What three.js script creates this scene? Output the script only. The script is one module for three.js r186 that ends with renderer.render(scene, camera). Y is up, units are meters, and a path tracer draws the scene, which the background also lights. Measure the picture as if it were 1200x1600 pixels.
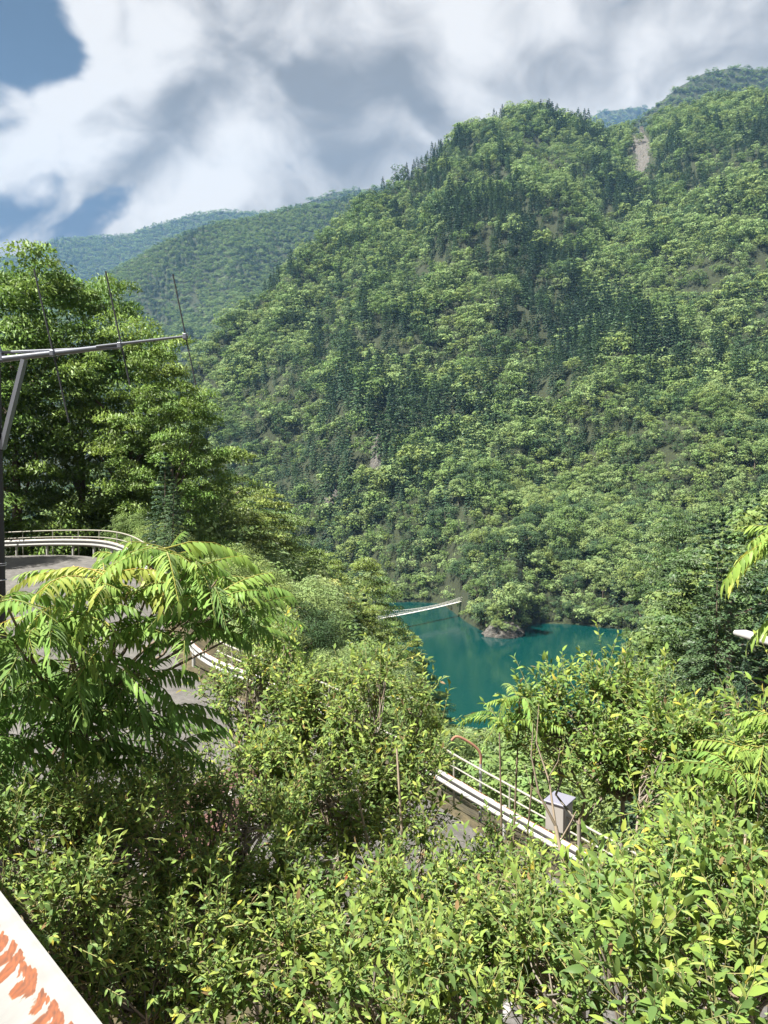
import * as THREE from 'three';
import { ImprovedNoise } from 'three/addons/math/ImprovedNoise.js';
import { mergeGeometries } from 'three/addons/utils/BufferGeometryUtils.js';
import { RoundedBoxGeometry } from 'three/addons/geometries/RoundedBoxGeometry.js';

// ------------------------------------------------------------------ camera, light, exposure
const scene = new THREE.Scene();
const FOCAL = 1200;                                   // in pixels of a 1200 x 1600 frame
const camera = new THREE.PerspectiveCamera(2 * Math.atan(800 / FOCAL) * 180 / Math.PI, 0.75, 0.05, 20000);
const PITCH = -Math.atan(50 / FOCAL);                 // the lens looks slightly down
camera.rotation.x = PITCH;
scene.add(camera);
const renderer = new THREE.WebGLRenderer({ antialias: true });
renderer.toneMapping = THREE.LinearToneMapping;
renderer.toneMappingExposure = 3.75;
renderer.shadowMap.enabled = true;
const SUN = new THREE.Vector3(-0.46, 0.84, 0.22).normalize();
const sun = new THREE.DirectionalLight(new THREE.Color(1.0, 0.955, 0.87), 5);
sun.position.copy(SUN).multiplyScalar(900).add(new THREE.Vector3(0, 0, -400));
sun.target.position.set(0, 0, -400);
sun.castShadow = true;
sun.shadow.camera.left = -900; sun.shadow.camera.right = 900; sun.shadow.camera.top = 900; sun.shadow.camera.bottom = -900; sun.shadow.camera.far = 3000;
sun.shadow.mapSize.set(4096, 4096);
scene.add(sun, sun.target);
scene.fog = new THREE.FogExp2(new THREE.Color(0.3, 0.58, 1.0), 0.000046);

// ------------------------------------------------------------------ helpers
function rng(seed) { let s = seed >>> 0; return () => { s = (s + 0x6d2b79f5) >>> 0; let t = Math.imul(s ^ (s >>> 15), 1 | s); t = (t + Math.imul(t ^ (t >>> 7), 61 | t)) ^ t; return ((t ^ (t >>> 14)) >>> 0) / 4294967296; }; }
const V = (x, y, z) => new THREE.Vector3(x, y, z);
const noise = new ImprovedNoise();
const clamp = (x, a, b) => Math.min(b, Math.max(a, x));
const sstep = (x, a, b) => { const t = clamp((x - a) / (b - a), 0, 1); return t * t * (3 - 2 * t); };
const lerp = (a, b, t) => a + (b - a) * t;
function fbm(x, y, z, oct) { let s = 0, a = 0.5; for (let i = 0; i < oct; i++) { s += a * noise.noise(x, y, z); x = x * 2.03 + 11.3; y = y * 2.03 + 5.7; z = z * 2.03 + 3.1; a *= 0.5; } return s; }
const CP = Math.cos(PITCH), SP = Math.sin(PITCH);
function ray(px, py) { const u = (px - 600) / FOCAL, v = -(py - 800) / FOCAL; return V(u, v * CP + SP, v * SP - CP); }   // through that place of the frame
function P(px, py, D) { const r = ray(px, py); return r.multiplyScalar(D / -r.z); }          // the point D metres ahead on it
function proj(p) { const y = p.y * CP + p.z * SP, z = -p.y * SP + p.z * CP; return [600 + FOCAL * p.x / -z, 800 - FOCAL * y / -z]; }
function table(points) {                                // monotone x -> smooth interpolation
  return (x) => {
    if (x <= points[0][0]) return points[0][1];
    for (let i = 1; i < points.length; i++) if (x <= points[i][0]) { const [a, fa] = points[i - 1], [b, fb] = points[i]; return lerp(fa, fb, (x - a) / (b - a)); }
    return points[points.length - 1][1];
  };
}
const used = new Map();
function numbered(name) { const n = used.get(name) ?? 0; used.set(name, n + 1); return n ? name + '_' + String(n).padStart(3, '0') : name; }
function tag(o, label, category, group, kind) { if (label) o.userData.label = label; if (category) o.userData.category = category; if (group) o.userData.group = group; if (kind) o.userData.kind = kind; return o; }
function mesh(name, geometry, material, parent = scene) {
  const m = new THREE.Mesh(geometry, material);
  m.name = parent === scene ? numbered(name) : name; m.castShadow = m.receiveShadow = true; parent.add(m); return m;
}
function thing(name, label, category, group, at) { const g = new THREE.Group(); g.name = numbered(name); if (at) g.position.copy(at); scene.add(g); return tag(g, label, category, group); }
function tube(points, radius, sides = 6, segments) { return new THREE.TubeGeometry(new THREE.CatmullRomCurve3(points), segments ?? Math.max(2, points.length * 3), radius, sides, false); }
function bar(a, b, r, sides = 8, r2 = r) {              // a straight round bar
  const g = new THREE.CylinderGeometry(r2, r, a.distanceTo(b), sides, 1);
  g.applyQuaternion(new THREE.Quaternion().setFromUnitVectors(V(0, 1, 0), b.clone().sub(a).normalize()));
  return g.translate((a.x + b.x) / 2, (a.y + b.y) / 2, (a.z + b.z) / 2);
}
function boxBetween(a, b, w, h) {                       // a straight square bar with its top and bottom level
  const d = b.clone().sub(a), L = d.length(), g = new THREE.BoxGeometry(w, h, L);
  const m = new THREE.Matrix4().lookAt(a, b, V(0, 1, 0)); g.applyMatrix4(m);
  return g.translate((a.x + b.x) / 2, (a.y + b.y) / 2, (a.z + b.z) / 2);
}
const merge = (list) => mergeGeometries(list.map((g) => { const c = g.index ? g.toNonIndexed() : g.clone(); for (const k of Object.keys(c.attributes)) if (!['position', 'normal', 'uv'].includes(k)) c.deleteAttribute(k); return c; }), false);

class Leafy {                                           // collects faces with their own colours
  constructor() { this.p = []; this.n = []; this.c = []; this.i = []; }
  v(x, y, z, nx, ny, nz, c) { this.p.push(x, y, z); this.n.push(nx, ny, nz); this.c.push(c[0], c[1], c[2]); return this.p.length / 3 - 1; }
  diamond(c, a, s, L, W, n, col) {                      // a small spray of leaves, seen from afar
    const l = L / 2, w = W / 2;
    const i = this.v(c.x - a.x * l, c.y - a.y * l, c.z - a.z * l, n.x, n.y, n.z, col);
    this.v(c.x + s.x * w - a.x * l * 0.15, c.y + s.y * w - a.y * l * 0.15, c.z + s.z * w - a.z * l * 0.15, n.x, n.y, n.z, col);
    this.v(c.x + a.x * l, c.y + a.y * l, c.z + a.z * l, n.x, n.y, n.z, col);
    this.v(c.x - s.x * w - a.x * l * 0.15, c.y - s.y * w - a.y * l * 0.15, c.z - s.z * w - a.z * l * 0.15, n.x, n.y, n.z, col);
    this.i.push(i, i + 2, i + 1, i, i + 3, i + 2);
  }
  leaf(b, a, s, n, L, W, curl, col, fold = 0.22, fine = false) {      // a single leaf, folded along its midrib and curling down to its tip
    const at = (t, q, k) => [b.x + a.x * L * t + s.x * W * q - n.x * (curl * L * t * t - fold * W * Math.abs(q)), b.y + a.y * L * t + s.y * W * q - n.y * (curl * L * t * t - fold * W * Math.abs(q)), b.z + a.z * L * t + s.z * W * q - n.z * (curl * L * t * t - fold * W * Math.abs(q))];
    const put = (t, q) => { const [x, y, z] = at(t, q), k = q * fold * 1.6, m = 2 * curl * t; const nx = n.x - s.x * k + a.x * m, ny = n.y - s.y * k + a.y * m, nz = n.z - s.z * k + a.z * m, l = Math.hypot(nx, ny, nz) || 1; return this.v(x, y, z, nx / l, ny / l, nz / l, col); };
    const rows = fine ? [[0.13, 0.3], [0.34, 0.48], [0.6, 0.42], [0.83, 0.21]] : [[0.3, 0.47], [0.68, 0.38]], b0 = put(0, 0); let last = null;
    for (const [t, q] of rows) { const l = put(t - 0.02, -q), m = put(t + 0.02, 0), r = put(t - 0.02, q); last ? this.i.push(last[0], last[1], m, last[0], m, l, last[1], last[2], r, last[1], r, m) : this.i.push(b0, m, l, b0, r, m); last = [l, m, r]; }
    const t = put(1, 0); this.i.push(last[0], last[1], t, last[1], last[2], t);
  }
  limb(points, r0, r1, sides, col) {                    // a tapering stem through points
    const first = this.p.length / 3, n = points.length;
    for (let k = 0; k < n; k++) {
      const d = points[Math.min(k + 1, n - 1)].clone().sub(points[Math.max(k - 1, 0)]).normalize(), x = V(d.y, d.z, d.x).cross(d).normalize(), y = d.clone().cross(x), r = lerp(r0, r1, k / (n - 1));
      for (let j = 0; j < sides; j++) { const t = j / sides * 2 * Math.PI, q = x.clone().multiplyScalar(Math.cos(t)).addScaledVector(y, Math.sin(t)); this.v(points[k].x + q.x * r, points[k].y + q.y * r, points[k].z + q.z * r, q.x, q.y, q.z, col); }
    }
    for (let k = 0; k < n - 1; k++) for (let j = 0; j < sides; j++) { const a = first + k * sides + j, b = first + k * sides + (j + 1) % sides; this.i.push(a, b, a + sides, b, b + sides, a + sides); }
  }
  geometry() {
    const g = new THREE.BufferGeometry();
    g.setAttribute('position', new THREE.Float32BufferAttribute(this.p, 3)); g.setAttribute('normal', new THREE.Float32BufferAttribute(this.n, 3)); g.setAttribute('color', new THREE.Float32BufferAttribute(this.c, 3));
    g.setIndex(this.i); return g;
  }
}
function unit(r) { const z = r() * 2 - 1, t = r() * 6.2832, q = Math.sqrt(1 - z * z); return V(q * Math.cos(t), z, q * Math.sin(t)); }

// ------------------------------------------------------------------ sky: broken cumulus over blue
{
  const W = 4096, H = 2048, data = new Float32Array(W * H * 4);
  const billow = (x, y, z, oct) => { let s = 0, a = 0.5; for (let i = 0; i < oct; i++) { s += a * Math.abs(noise.noise(x, y, z)) * 2; x = x * 2.07 + 3.7; y = y * 2.07 + 1.3; z = z * 2.07 + 8.1; a *= 0.52; } return s; };
  const spot = (px, py, r, w) => { const d = ray(px, py).normalize(); return [d.x, d.y, d.z, 2 / (r / FOCAL) ** 2, w]; };
  const gaps = [spot(10, 10, 85, 1.2), spot(70, 80, 60, 1.1), spot(125, 150, 36, 1.0), spot(-90, 20, 120, 1.2), spot(50, 350, 90, 0.75), spot(-80, 350, 110, 0.8), spot(170, 345, 55, 0.6), spot(30, 275, 50, 0.3)];
  const tone = [spot(180, 90, 80, 0.22), spot(60, 190, 90, 0.22), spot(280, 25, 80, 0.15), spot(430, 235, 80, 0.25), spot(335, 215, 60, 0.12), spot(480, 5, 60, 0.25), spot(850, 60, 150, 0.12), spot(720, 30, 50, 0.2), spot(740, 80, 50, 0.18), spot(300, 310, 45, 0.2), spot(940, 30, 90, 0.1), spot(760, 150, 90, 0.06),
    spot(420, 95, 90, -0.26), spot(540, 140, 95, -0.3), spot(640, 110, 80, -0.3), spot(520, 200, 80, -0.2), spot(290, 265, 75, -0.22), spot(560, 265, 100, -0.28), spot(260, 150, 55, -0.16), spot(900, 110, 90, -0.16), spot(800, 20, 60, -0.12), spot(1180, 20, 110, -0.14), spot(1050, 110, 110, -0.1), spot(660, 200, 80, -0.14)];
  const sum = (list, x, y, z) => { let s = 0; for (const [a, b, c, k, w] of list) { const d = (a - x) ** 2 + (b - y) ** 2 + (c - z) ** 2; if (d * k < 9) s += w * Math.exp(-d * k); } return s; };
  for (let row = 0; row < H; row++) {
    const up = ((row + 0.5) / H - 0.5) * Math.PI, y = Math.sin(up), c = Math.cos(up);
    for (let col = 0; col < W; col++) {
      const o = (row * W + col) * 4;
      data[o + 3] = 1;
      if (y < -0.02) { data[o] = 0.12; data[o + 1] = 0.14; data[o + 2] = 0.15; continue; }
      const round = ((col + 0.5) / W - 0.5) * 2 * Math.PI, x = Math.cos(round) * c, z = Math.sin(round) * c, ahead = z < -0.5 && Math.abs(x) < 0.6, oct = ahead ? 6 : 3;
      if (!ahead && col && (col & 1)) { for (let k = 0; k < 3; k++) data[o + k] = data[o - 4 + k]; continue; }
      if (!ahead && (row & 1)) { const above = o - W * 4; if (data[above] > 0) { for (let k = 0; k < 3; k++) data[o + k] = data[above + k]; continue; } }
      const wx = fbm(x * 4 + 7, y * 5, z * 4, ahead ? 3 : 2) * 0.12, wy = fbm(x * 4, y * 5 + 9, z * 4, ahead ? 3 : 2) * 0.1;
      const X = x + wx, Y = (y + wy) * 1.45, Z = z + wx;
      const big = fbm(X * 2.1 + 3.3, Y * 2.2, Z * 2.1 + 1.2, 2), bill = billow(X * 4.6 + 0.37, Y * 4.6 + 0.61, Z * 4.6 + 4.4, oct), lit = billow((X - 0.022) * 4.6 + 0.37, (Y + 0.05) * 4.6 + 0.61, Z * 4.6 + 4.4, Math.min(oct, 4));
      let cover = 0.5 + big * 1.5 + (bill - 0.42) * 1.5;
      cover = Math.max(cover, (z < -0.3 && Math.abs(x) < 0.8 ? 0.95 : 0) + (bill - 0.42) * 1.2) - sum(gaps, x + wx * 0.5, y + wy * 0.5, z) * 1.1;
      if (ahead) cover += fbm(X * 15 + 2, Y * 15, Z * 15, 4) * 0.5;
      const alpha = sstep(cover, 0.0, 0.62);
      let b = 0.62 + (bill - lit) * 0.62 + (bill - 0.42) * 0.3 + big * 0.12 + sum(tone, x + wx * 0.4, y + wy * 0.4, z) * 1.15 + (1 - sstep(cover, 0.25, 0.8)) * 0.12;
      b = 0.25 + 0.76 * sstep(b, 0.1, 1.08);
      const low = Math.exp(-Math.max(y, 0) * 5.5), bl = [lerp(0.055, 0.38, low), lerp(0.075, 0.46, low), lerp(0.12, 0.62, low)];
      const cl = [b * 1.05 + 0.035, b * 1.0 + 0.008, b * 0.94 - 0.022];
      for (let k = 0; k < 3; k++) data[o + k] = lerp(bl[k], cl[k], alpha) * 0.238;
    }
  }
  const t = new THREE.DataTexture(data, W, H, THREE.RGBAFormat, THREE.FloatType);
  t.mapping = THREE.EquirectangularReflectionMapping; t.magFilter = t.minFilter = THREE.LinearFilter; t.wrapS = THREE.RepeatWrapping; t.needsUpdate = true;
  scene.background = t; scene.environment = t;
}

// ------------------------------------------------------------------ materials
function dataTexture(w, h, f, srgb, repeat = true) {
  const d = new Uint8Array(w * h * 4);
  for (let y = 0; y < h; y++) for (let x = 0; x < w; x++) { const c = f(x, y), o = (y * w + x) * 4; for (let k = 0; k < 3; k++) d[o + k] = clamp(Math.round((Array.isArray(c) ? c[k] : c) * 255), 0, 255); d[o + 3] = 255; }
  const t = new THREE.DataTexture(d, w, h); t.magFilter = t.minFilter = THREE.LinearFilter; if (repeat) t.wrapS = t.wrapT = THREE.RepeatWrapping; if (srgb) t.colorSpace = THREE.SRGBColorSpace; t.needsUpdate = true; return t;
}
const leafMat = (tr, rough = 1, coat = 0) => new THREE.MeshPhysicalMaterial({ color: 0xffffff, vertexColors: true, roughness: rough, transmission: tr, thickness: 0, side: THREE.DoubleSide, clearcoat: coat, clearcoatRoughness: 0.34, specularIntensity: 0.4 });
const M = {
  forest: leafMat(0.3), tree: leafMat(0.36), shrub: leafMat(0.42, 1, 0.13),
  bark: new THREE.MeshStandardMaterial({ color: new THREE.Color(0.11, 0.085, 0.065), roughness: 0.95 }),
  twig: new THREE.MeshStandardMaterial({ vertexColors: true, roughness: 0.9 }),
  galvanised: new THREE.MeshStandardMaterial({ color: new THREE.Color(0.42, 0.43, 0.45), roughness: 0.42, metalness: 0.55 }),
  whitePaint: new THREE.MeshStandardMaterial({ color: new THREE.Color(0.31, 0.31, 0.3), roughness: 0.45 }),
  pipePaint: new THREE.MeshStandardMaterial({ color: new THREE.Color(0.24, 0.23, 0.195), roughness: 0.55 }),
  rustPipe: new THREE.MeshStandardMaterial({ color: new THREE.Color(0.24, 0.12, 0.075), roughness: 0.85 }),
  blackPole: new THREE.MeshStandardMaterial({ color: new THREE.Color(0.02, 0.019, 0.02), roughness: 0.6 }),
  antenna: new THREE.MeshStandardMaterial({ color: new THREE.Color(0.2, 0.21, 0.24), roughness: 0.38, metalness: 0.7 }),
  rod: new THREE.MeshStandardMaterial({ color: new THREE.Color(0.04, 0.042, 0.045), roughness: 0.5, metalness: 0.4 }),
};
const RS = 512, rs = rng(5), speck = new Float32Array(RS * RS).map(() => rs());
M.asphalt = new THREE.MeshStandardMaterial({
  roughness: 0.93, bumpScale: 0.004,
  map: dataTexture(RS, RS, (x, y) => { const g = speck[y * RS + x], n = fbm(x / 64, y / 64, 2.2, 4), s = fbm(x / 14, y / 14, 8, 3), b = 0.315 + (g - 0.5) * 0.12 + n * 0.12 + s * 0.06; return [b * 1.01, b * 0.985, b * 0.955]; }, true),
  bumpMap: dataTexture(RS, RS, (x, y) => speck[y * RS + x] * 0.6 + 0.4 * speck[((y >> 1) * RS + (x >> 1)) % (RS * RS)]),
});
M.soil = new THREE.MeshStandardMaterial({ roughness: 1, map: dataTexture(256, 256, (x, y) => { const n = fbm(x / 30, y / 30, 1, 5), g = speck[y * 256 + x]; const b = 0.27 + n * 0.25 + (g - 0.5) * 0.14; return [b * 1.05, b * 0.95, b * 0.68]; }, true) });
M.floor = new THREE.MeshStandardMaterial({ roughness: 1, map: dataTexture(256, 256, (x, y) => { const n = fbm(x / 30, y / 30, 4, 5), g = speck[y * 256 + x]; const b = 0.17 + n * 0.16 + (g - 0.5) * 0.1; return [b * 0.85, b, b * 0.5]; }, true) });
M.rock = new THREE.MeshStandardMaterial({ roughness: 0.95, bumpScale: 0.4, map: dataTexture(256, 256, (x, y) => { const n = fbm(x / 26, y / 12, 6, 5), m = fbm(x / 60, y / 60, 3, 3); const b = 0.36 + n * 0.5; return [b * 0.83, b * (0.8 + m * 0.1), b * (0.75 + m * 0.1)]; }, true), bumpMap: dataTexture(256, 256, (x, y) => 0.5 + fbm(x / 26, y / 12, 6, 5) * 0.9) });
M.redPaving = new THREE.MeshStandardMaterial({ roughness: 0.9, map: dataTexture(256, 256, (x, y) => { const g = speck[y * 256 + x], n = fbm(x / 40, y / 40, 3, 4); const b = 1 + (g - 0.5) * 0.3 + n * 0.5; return [0.33 * b, 0.235 * b, 0.215 * b]; }, true) });
M.marking = new THREE.MeshStandardMaterial({ roughness: 0.8, map: dataTexture(256, 256, (x, y) => { const g = speck[y * 256 + x], n = fbm(x / 20, y / 20, 9, 4); const w = n > 0.12 ? 0.36 : 0.55; const b = w + (g - 0.5) * 0.12; return [b, b * 0.98, b * 0.96]; }, true) });
const ripple = dataTexture(512, 512, (x, y) => { const t = 2 * Math.PI / 512; return 0.5 + 0.22 * Math.sin(t * (5 * x + 3 * y) + 2 * fbm(x / 90, y / 90, 1, 3)) * 0.3 + fbm(x / 32, y / 32, 3, 4) * 0.6; });
ripple.repeat.set(1 / 14, 1 / 14);
M.water = new THREE.MeshPhysicalMaterial({ color: new THREE.Color(0.001, 0.031, 0.029), roughness: 0.07, ior: 1.33, bumpMap: ripple, bumpScale: 0.025 });
// white paint that has flaked to rust in streaks across the beam
function rustTexture(seed, white, count, vc, vh, wide) {
  const r = rng(seed), marks = Array.from({ length: count }, (_, i) => [(i + 0.2 + 0.6 * r()) / count, vc + (r() - 0.5) * vh * 0.5, wide * (0.45 + 1.0 * r()) / count, vh * (0.45 + 0.7 * r())]);
  return dataTexture(1024, 256, (x, y) => {
    const v = y / 256, u = x / 1024, ragged = fbm(u * 60, v * 16, seed, 4);
    let rust = 0;
    for (const [mu, mv, mw, mh] of marks) { let d = u - mu + (v - mv) * 0.12; d -= Math.round(d); const e = 1 - ((v - mv) / mh) ** 2; if (e > 0) rust = Math.max(rust, sstep(mw * (Math.sqrt(e) + ragged * 1.7) - Math.abs(d), -0.0012, 0.0012)); }
    const grime = white * (1 + fbm(u * 24, v * 8, seed + 9, 5) * 0.16), k = 0.85 + 0.5 * fbm(u * 90, v * 30, 3 + seed, 3);
    return [lerp(grime, 0.47 * k, rust), lerp(grime, 0.245 * k, rust), lerp(grime * 0.985, 0.1 * k, rust)];
  }, true);
}
M.beam = new THREE.MeshStandardMaterial({ roughness: 0.5, metalness: 0.05, map: rustTexture(3, 0.53, 15, 0.97, 0.06, 0.7), side: THREE.DoubleSide });
M.nearBeam = new THREE.MeshStandardMaterial({ roughness: 0.6, map: rustTexture(8, 0.45, 26, 0.845, 0.075, 0.55), side: THREE.DoubleSide });

// ------------------------------------------------------------------ road edge (line of the guardrail's feet), from far left round the bend and down to the right
const EDGE = [[-420, 880, 43], [-200, 876, 41.5], [0, 868, 39], [100, 866, 37.5], [175, 872, 34.5], [225, 900, 30.5], [270, 965, 26.6], [318, 1052, 23.4], [440, 1108, 21.8], [560, 1166, 20.4], [733, 1272, 18.8], [930, 1388, 16.9], [1100, 1488, 15.5], [1280, 1600, 14.2], [1560, 1780, 12.6]].map((a) => P(...a));
const edgeCurve = new THREE.CatmullRomCurve3(EDGE, false, 'centripetal');
const ES = edgeCurve.getSpacedPoints(260);
const edgeLength = edgeCurve.getLength();
const bendS = (() => { let b = 0, bd = 1e9; ES.forEach((p, i) => { const d = p.distanceTo(EDGE[7]); if (d < bd) { bd = d; b = i / 260; } }); return b; })();
const roadWidth = (t) => 5.6 + 4.6 * Math.exp(-(((t - bendS) / 0.11) ** 2));
function nearestEdge(x, z) {
  let best = 1e9, at = 0;
  for (let i = 0; i < ES.length; i++) { const d = (ES[i].x - x) ** 2 + (ES[i].z - z) ** 2; if (d < best) { best = d; at = i; } }
  const a = ES[Math.max(at - 1, 0)], b = ES[Math.min(at + 1, ES.length - 1)], side = (b.x - a.x) * (z - a.z) - (b.z - a.z) * (x - a.x);
  return { sd: Math.sqrt(best) * Math.sign(side), y: ES[at].y, t: at / 260 };
}

// ------------------------------------------------------------------ terrain
const Dcols = [20, 40, 80, 130, 200, 260, 330, 420, 520];
const nearRows = [   // [place across the frame, heights at Dcols]
  [-500, [-3, -2, 2, 8, 20, 34, 46, 60, 70]], [-100, [-4, -5, -6, -6, -6, -10, -20, -34, -40]], [200, [-6, -9, -13, -18, -28, -44, -60, -66, -66]], [330, [-7, -8.5, -11, -17, -38, -60, -72, -75, -76]],
  [450, [-8, -10, -15, -24, -50, -74, -80, -78, -77]], [600, [-9, -14, -24, -37, -62, -83, -84, -82, -80]], [750, [-10, -18, -32, -51, -76, -87, -90, -92, -92]], [900, [-10, -18, -32, -50, -72, -86, -92, -92, -92]],
  [985, [-10, -17, -29, -42, -60, -78, -88, -92, -92]], [1080, [-9, -14, -21, -25, -34, -52, -78, -92, -92]], [1200, [-8, -11, -14, -15, -20, -36, -60, -88, -92]], [1700, [-4, -1, 4, 8, 6, -6, -26, -60, -80]],
].map(([px, h]) => [(px - 600) / FOCAL, h]);
function nearLand(q, D) {
  const l = Math.log(D); let j = 0; while (j < Dcols.length - 2 && D > Dcols[j + 1]) j++;
  const t = clamp((l - Math.log(Dcols[j])) / (Math.log(Dcols[j + 1]) - Math.log(Dcols[j])), 0, 1);
  let i = 0; while (i < nearRows.length - 2 && q > nearRows[i + 1][0]) i++;
  const s = clamp((q - nearRows[i][0]) / (nearRows[i + 1][0] - nearRows[i][0]), 0, 1), a = nearRows[i][1], b = nearRows[i + 1][1];
  return lerp(lerp(a[j], a[j + 1], t), lerp(b[j], b[j + 1], t), s);
}
function ridgeTable(points, D, drop) { const d = typeof D === 'function' ? D : () => D; return table(points.map(([px, py]) => { const k = d(px), p = P(px, py, k); return [p.x / k, p.y - drop]; })); }
const inQ = (points) => table(points.map(([px, v]) => [(px - 600) / FOCAL, v]));
const shoreD = inQ([[-200, 800], [200, 720], [400, 640], [560, 560], [615, 515], [690, 496], [730, 430], [752, 408], [780, 388], [812, 392], [832, 428], [900, 424], [980, 408], [1100, 384], [1300, 350], [1700, 320]]);
const shoreSmooth = inQ([[-200, 800], [200, 720], [400, 640], [560, 555], [640, 505], [730, 450], [830, 425], [980, 405], [1100, 384], [1300, 350], [1700, 320]]);
const ridgeDpx = [[-200, 980], [250, 960], [330, 1000], [450, 1110], [600, 1250], [830, 1420], [950, 1450], [1200, 1390], [1700, 1250]];
const ridgeD = inQ(ridgeDpx);
const ridgeH = ridgeTable([[-200, 900], [150, 780], [250, 660], [290, 590], [310, 550], [350, 505], [400, 460], [440, 420], [500, 365], [560, 322], [600, 294], [640, 266], [700, 222], [760, 188], [800, 172], [835, 166], [870, 172], [915, 192], [945, 202], [1000, 186], [1050, 168], [1100, 158], [1150, 148], [1200, 136], [1400, 110], [1700, 150]], table(ridgeDpx), 11);
const benchH = inQ([[300, -30], [380, 5], [430, 30], [520, 58], [600, 76], [740, 100], [900, 112], [1000, 118], [1300, 90]]);   // a shoulder part way up
function mountain(x, D) {
  const q = x / D, s0 = shoreD(q), s = shoreSmooth(q), R = ridgeD(q), hr = ridgeH(q);
  D -= (s0 - s) * (1 - sstep(D - s0, 10, 130));
  if (D < s) return -80 - (s - D) * 0.5;
  if (D > R) return hr - (D - R) * 0.45;
  const t = (D - s) / (R - s), hb = Math.min(benchH(q), hr * 0.6), tb = 0.29;
  let h = t < tb ? lerp(-80, hb, Math.pow(t / tb, 0.92)) : lerp(hb, hr, Math.pow((t - tb) / (1 - tb), 1.06));
  const w = sstep(t, 0.02, 0.2) * (1 - sstep(t, 0.86, 1));
  h += w * (40 * noise.noise(x / 105 + 4, D / 260, 1.5) + 28 * noise.noise(x / 52, D / 90, 7.7) + 7 * noise.noise(x / 20, D / 40, 2.2) - 12 * Math.exp(-(((t - tb - 0.05) / 0.05) ** 2)));
  // the bare slide below the saddle, and the gully under it
  h -= 16 * Math.exp(-(((q - 0.333) / 0.02) ** 2)) * sstep(t, 0.45, 0.8);
  return h;
}
function ground(x, z) {
  const D = Math.max(-z, 1), q = x / D;
  let h = -1e9;
  if (D > 330) h = mountain(x, D);
  if (D > 17) { const n = nearLand(q, D) + (D > 60 ? fbm(x / 22, z / 22, 5, 3) * Math.min(5, D / 25) : 0); const d = h - n; h = Math.abs(d) > 30 ? Math.max(h, n) : Math.max(h, n) + ((30 - Math.abs(d)) ** 2) / 240 * (D > 500 ? 1 : 0.15); }
  if (D < 75) {
    const e = nearestEdge(x, z), w = roadWidth(e.t);
    if (e.sd < 0) { const out = e.y - 0.05 + Math.max(e.sd, -14) * 0.55 + 0.25 * fbm(x / 2, z / 2, 3, 3); return lerp(out, Math.min(h, out + 2), sstep(-e.sd, 4, 20)); }
    if (e.sd < w + 0.35) return e.y - 0.06;
    const k = e.sd - w - 0.35, bank = e.y - 0.06 + (k < 6 ? 0.3 * k : 1.8 + 0.95 * (k - 6)) + 0.18 * fbm(x / 1.3, z / 1.3, 3, 3);
    return Math.min(bank, -1.62);
  }
  return h;
}
function sheet(name, us, vs, f, material, tile) {          // a grid of ground
  const p = [], uv = [], id = [], W = us.length;
  for (const v of vs) for (const u of us) { const [x, y, z] = f(u, v); p.push(x, y, z); uv.push(x / tile, z / tile); }
  for (let j = 0; j < vs.length - 1; j++) for (let i = 0; i < W - 1; i++) { const a = j * W + i; id.push(a, a + 1, a + W, a + 1, a + W + 1, a + W); }
  const g = new THREE.BufferGeometry(); g.setAttribute('position', new THREE.Float32BufferAttribute(p, 3)); g.setAttribute('uv', new THREE.Float32BufferAttribute(uv, 2)); g.setIndex(id); g.computeVertexNormals();
  return tag(mesh(name, g, material), null, null, null, 'structure');
}
const span = (a, b, n) => Array.from({ length: n + 1 }, (_, i) => a + (b - a) * i / n);
const spanLog = (a, b, n) => Array.from({ length: n + 1 }, (_, i) => a * Math.pow(b / a, i / n));
tag(sheet('hillside', span(-1.15, 1.25, 240), spanLog(60, 1900, 260), (q, D) => [q * D, ground(q * D, -D), -D], M.floor, 9), 'wooded mountainside and valley slopes around the lake', 'hillside');
tag(sheet('road_bank', span(-45, 45, 180), span(14, -62, 190), (x, z) => [x, z > -1 ? Math.min(ground(x, -1), -1.62) : ground(x, z), z], M.soil, 2.3), 'earth bank below the viewpoint and beside the road', 'bank');

function ridge(name, label, D, points, depth, seed, rough) {   // a whole mountain farther off
  const top = ridgeTable(points, D, 10), q0 = (points[0][0] - 600) / FOCAL, q1 = (points[points.length - 1][0] - 600) / FOCAL;
  const height = (q, d) => { const t = (d - D) / depth, x = q * D; const body = top(q) - (t < 0 ? -t * (top(q) + 260) * 0.95 : t * (top(q) + 260)); return body + (1 - sstep(Math.abs(t), 0.0, 0.1) * -1) * 0 + sstep(Math.abs(t), 0.02, 0.3) * rough * (noise.noise(x / 340 + seed, d / 800, seed) + 0.55 * noise.noise(x / 150, d / 330, seed + 3) + 0.25 * noise.noise(x / 60, d / 110, seed + 5)); };
  const m = sheet(name, span(q0, q1, 120), span(D - depth, D + depth * 0.5, 60), (q, d) => [q * d, height(q, d), -d], M.floor, 25);
  tag(m, label, 'mountain');
  return { height, q0, q1, D, depth };
}
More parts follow.
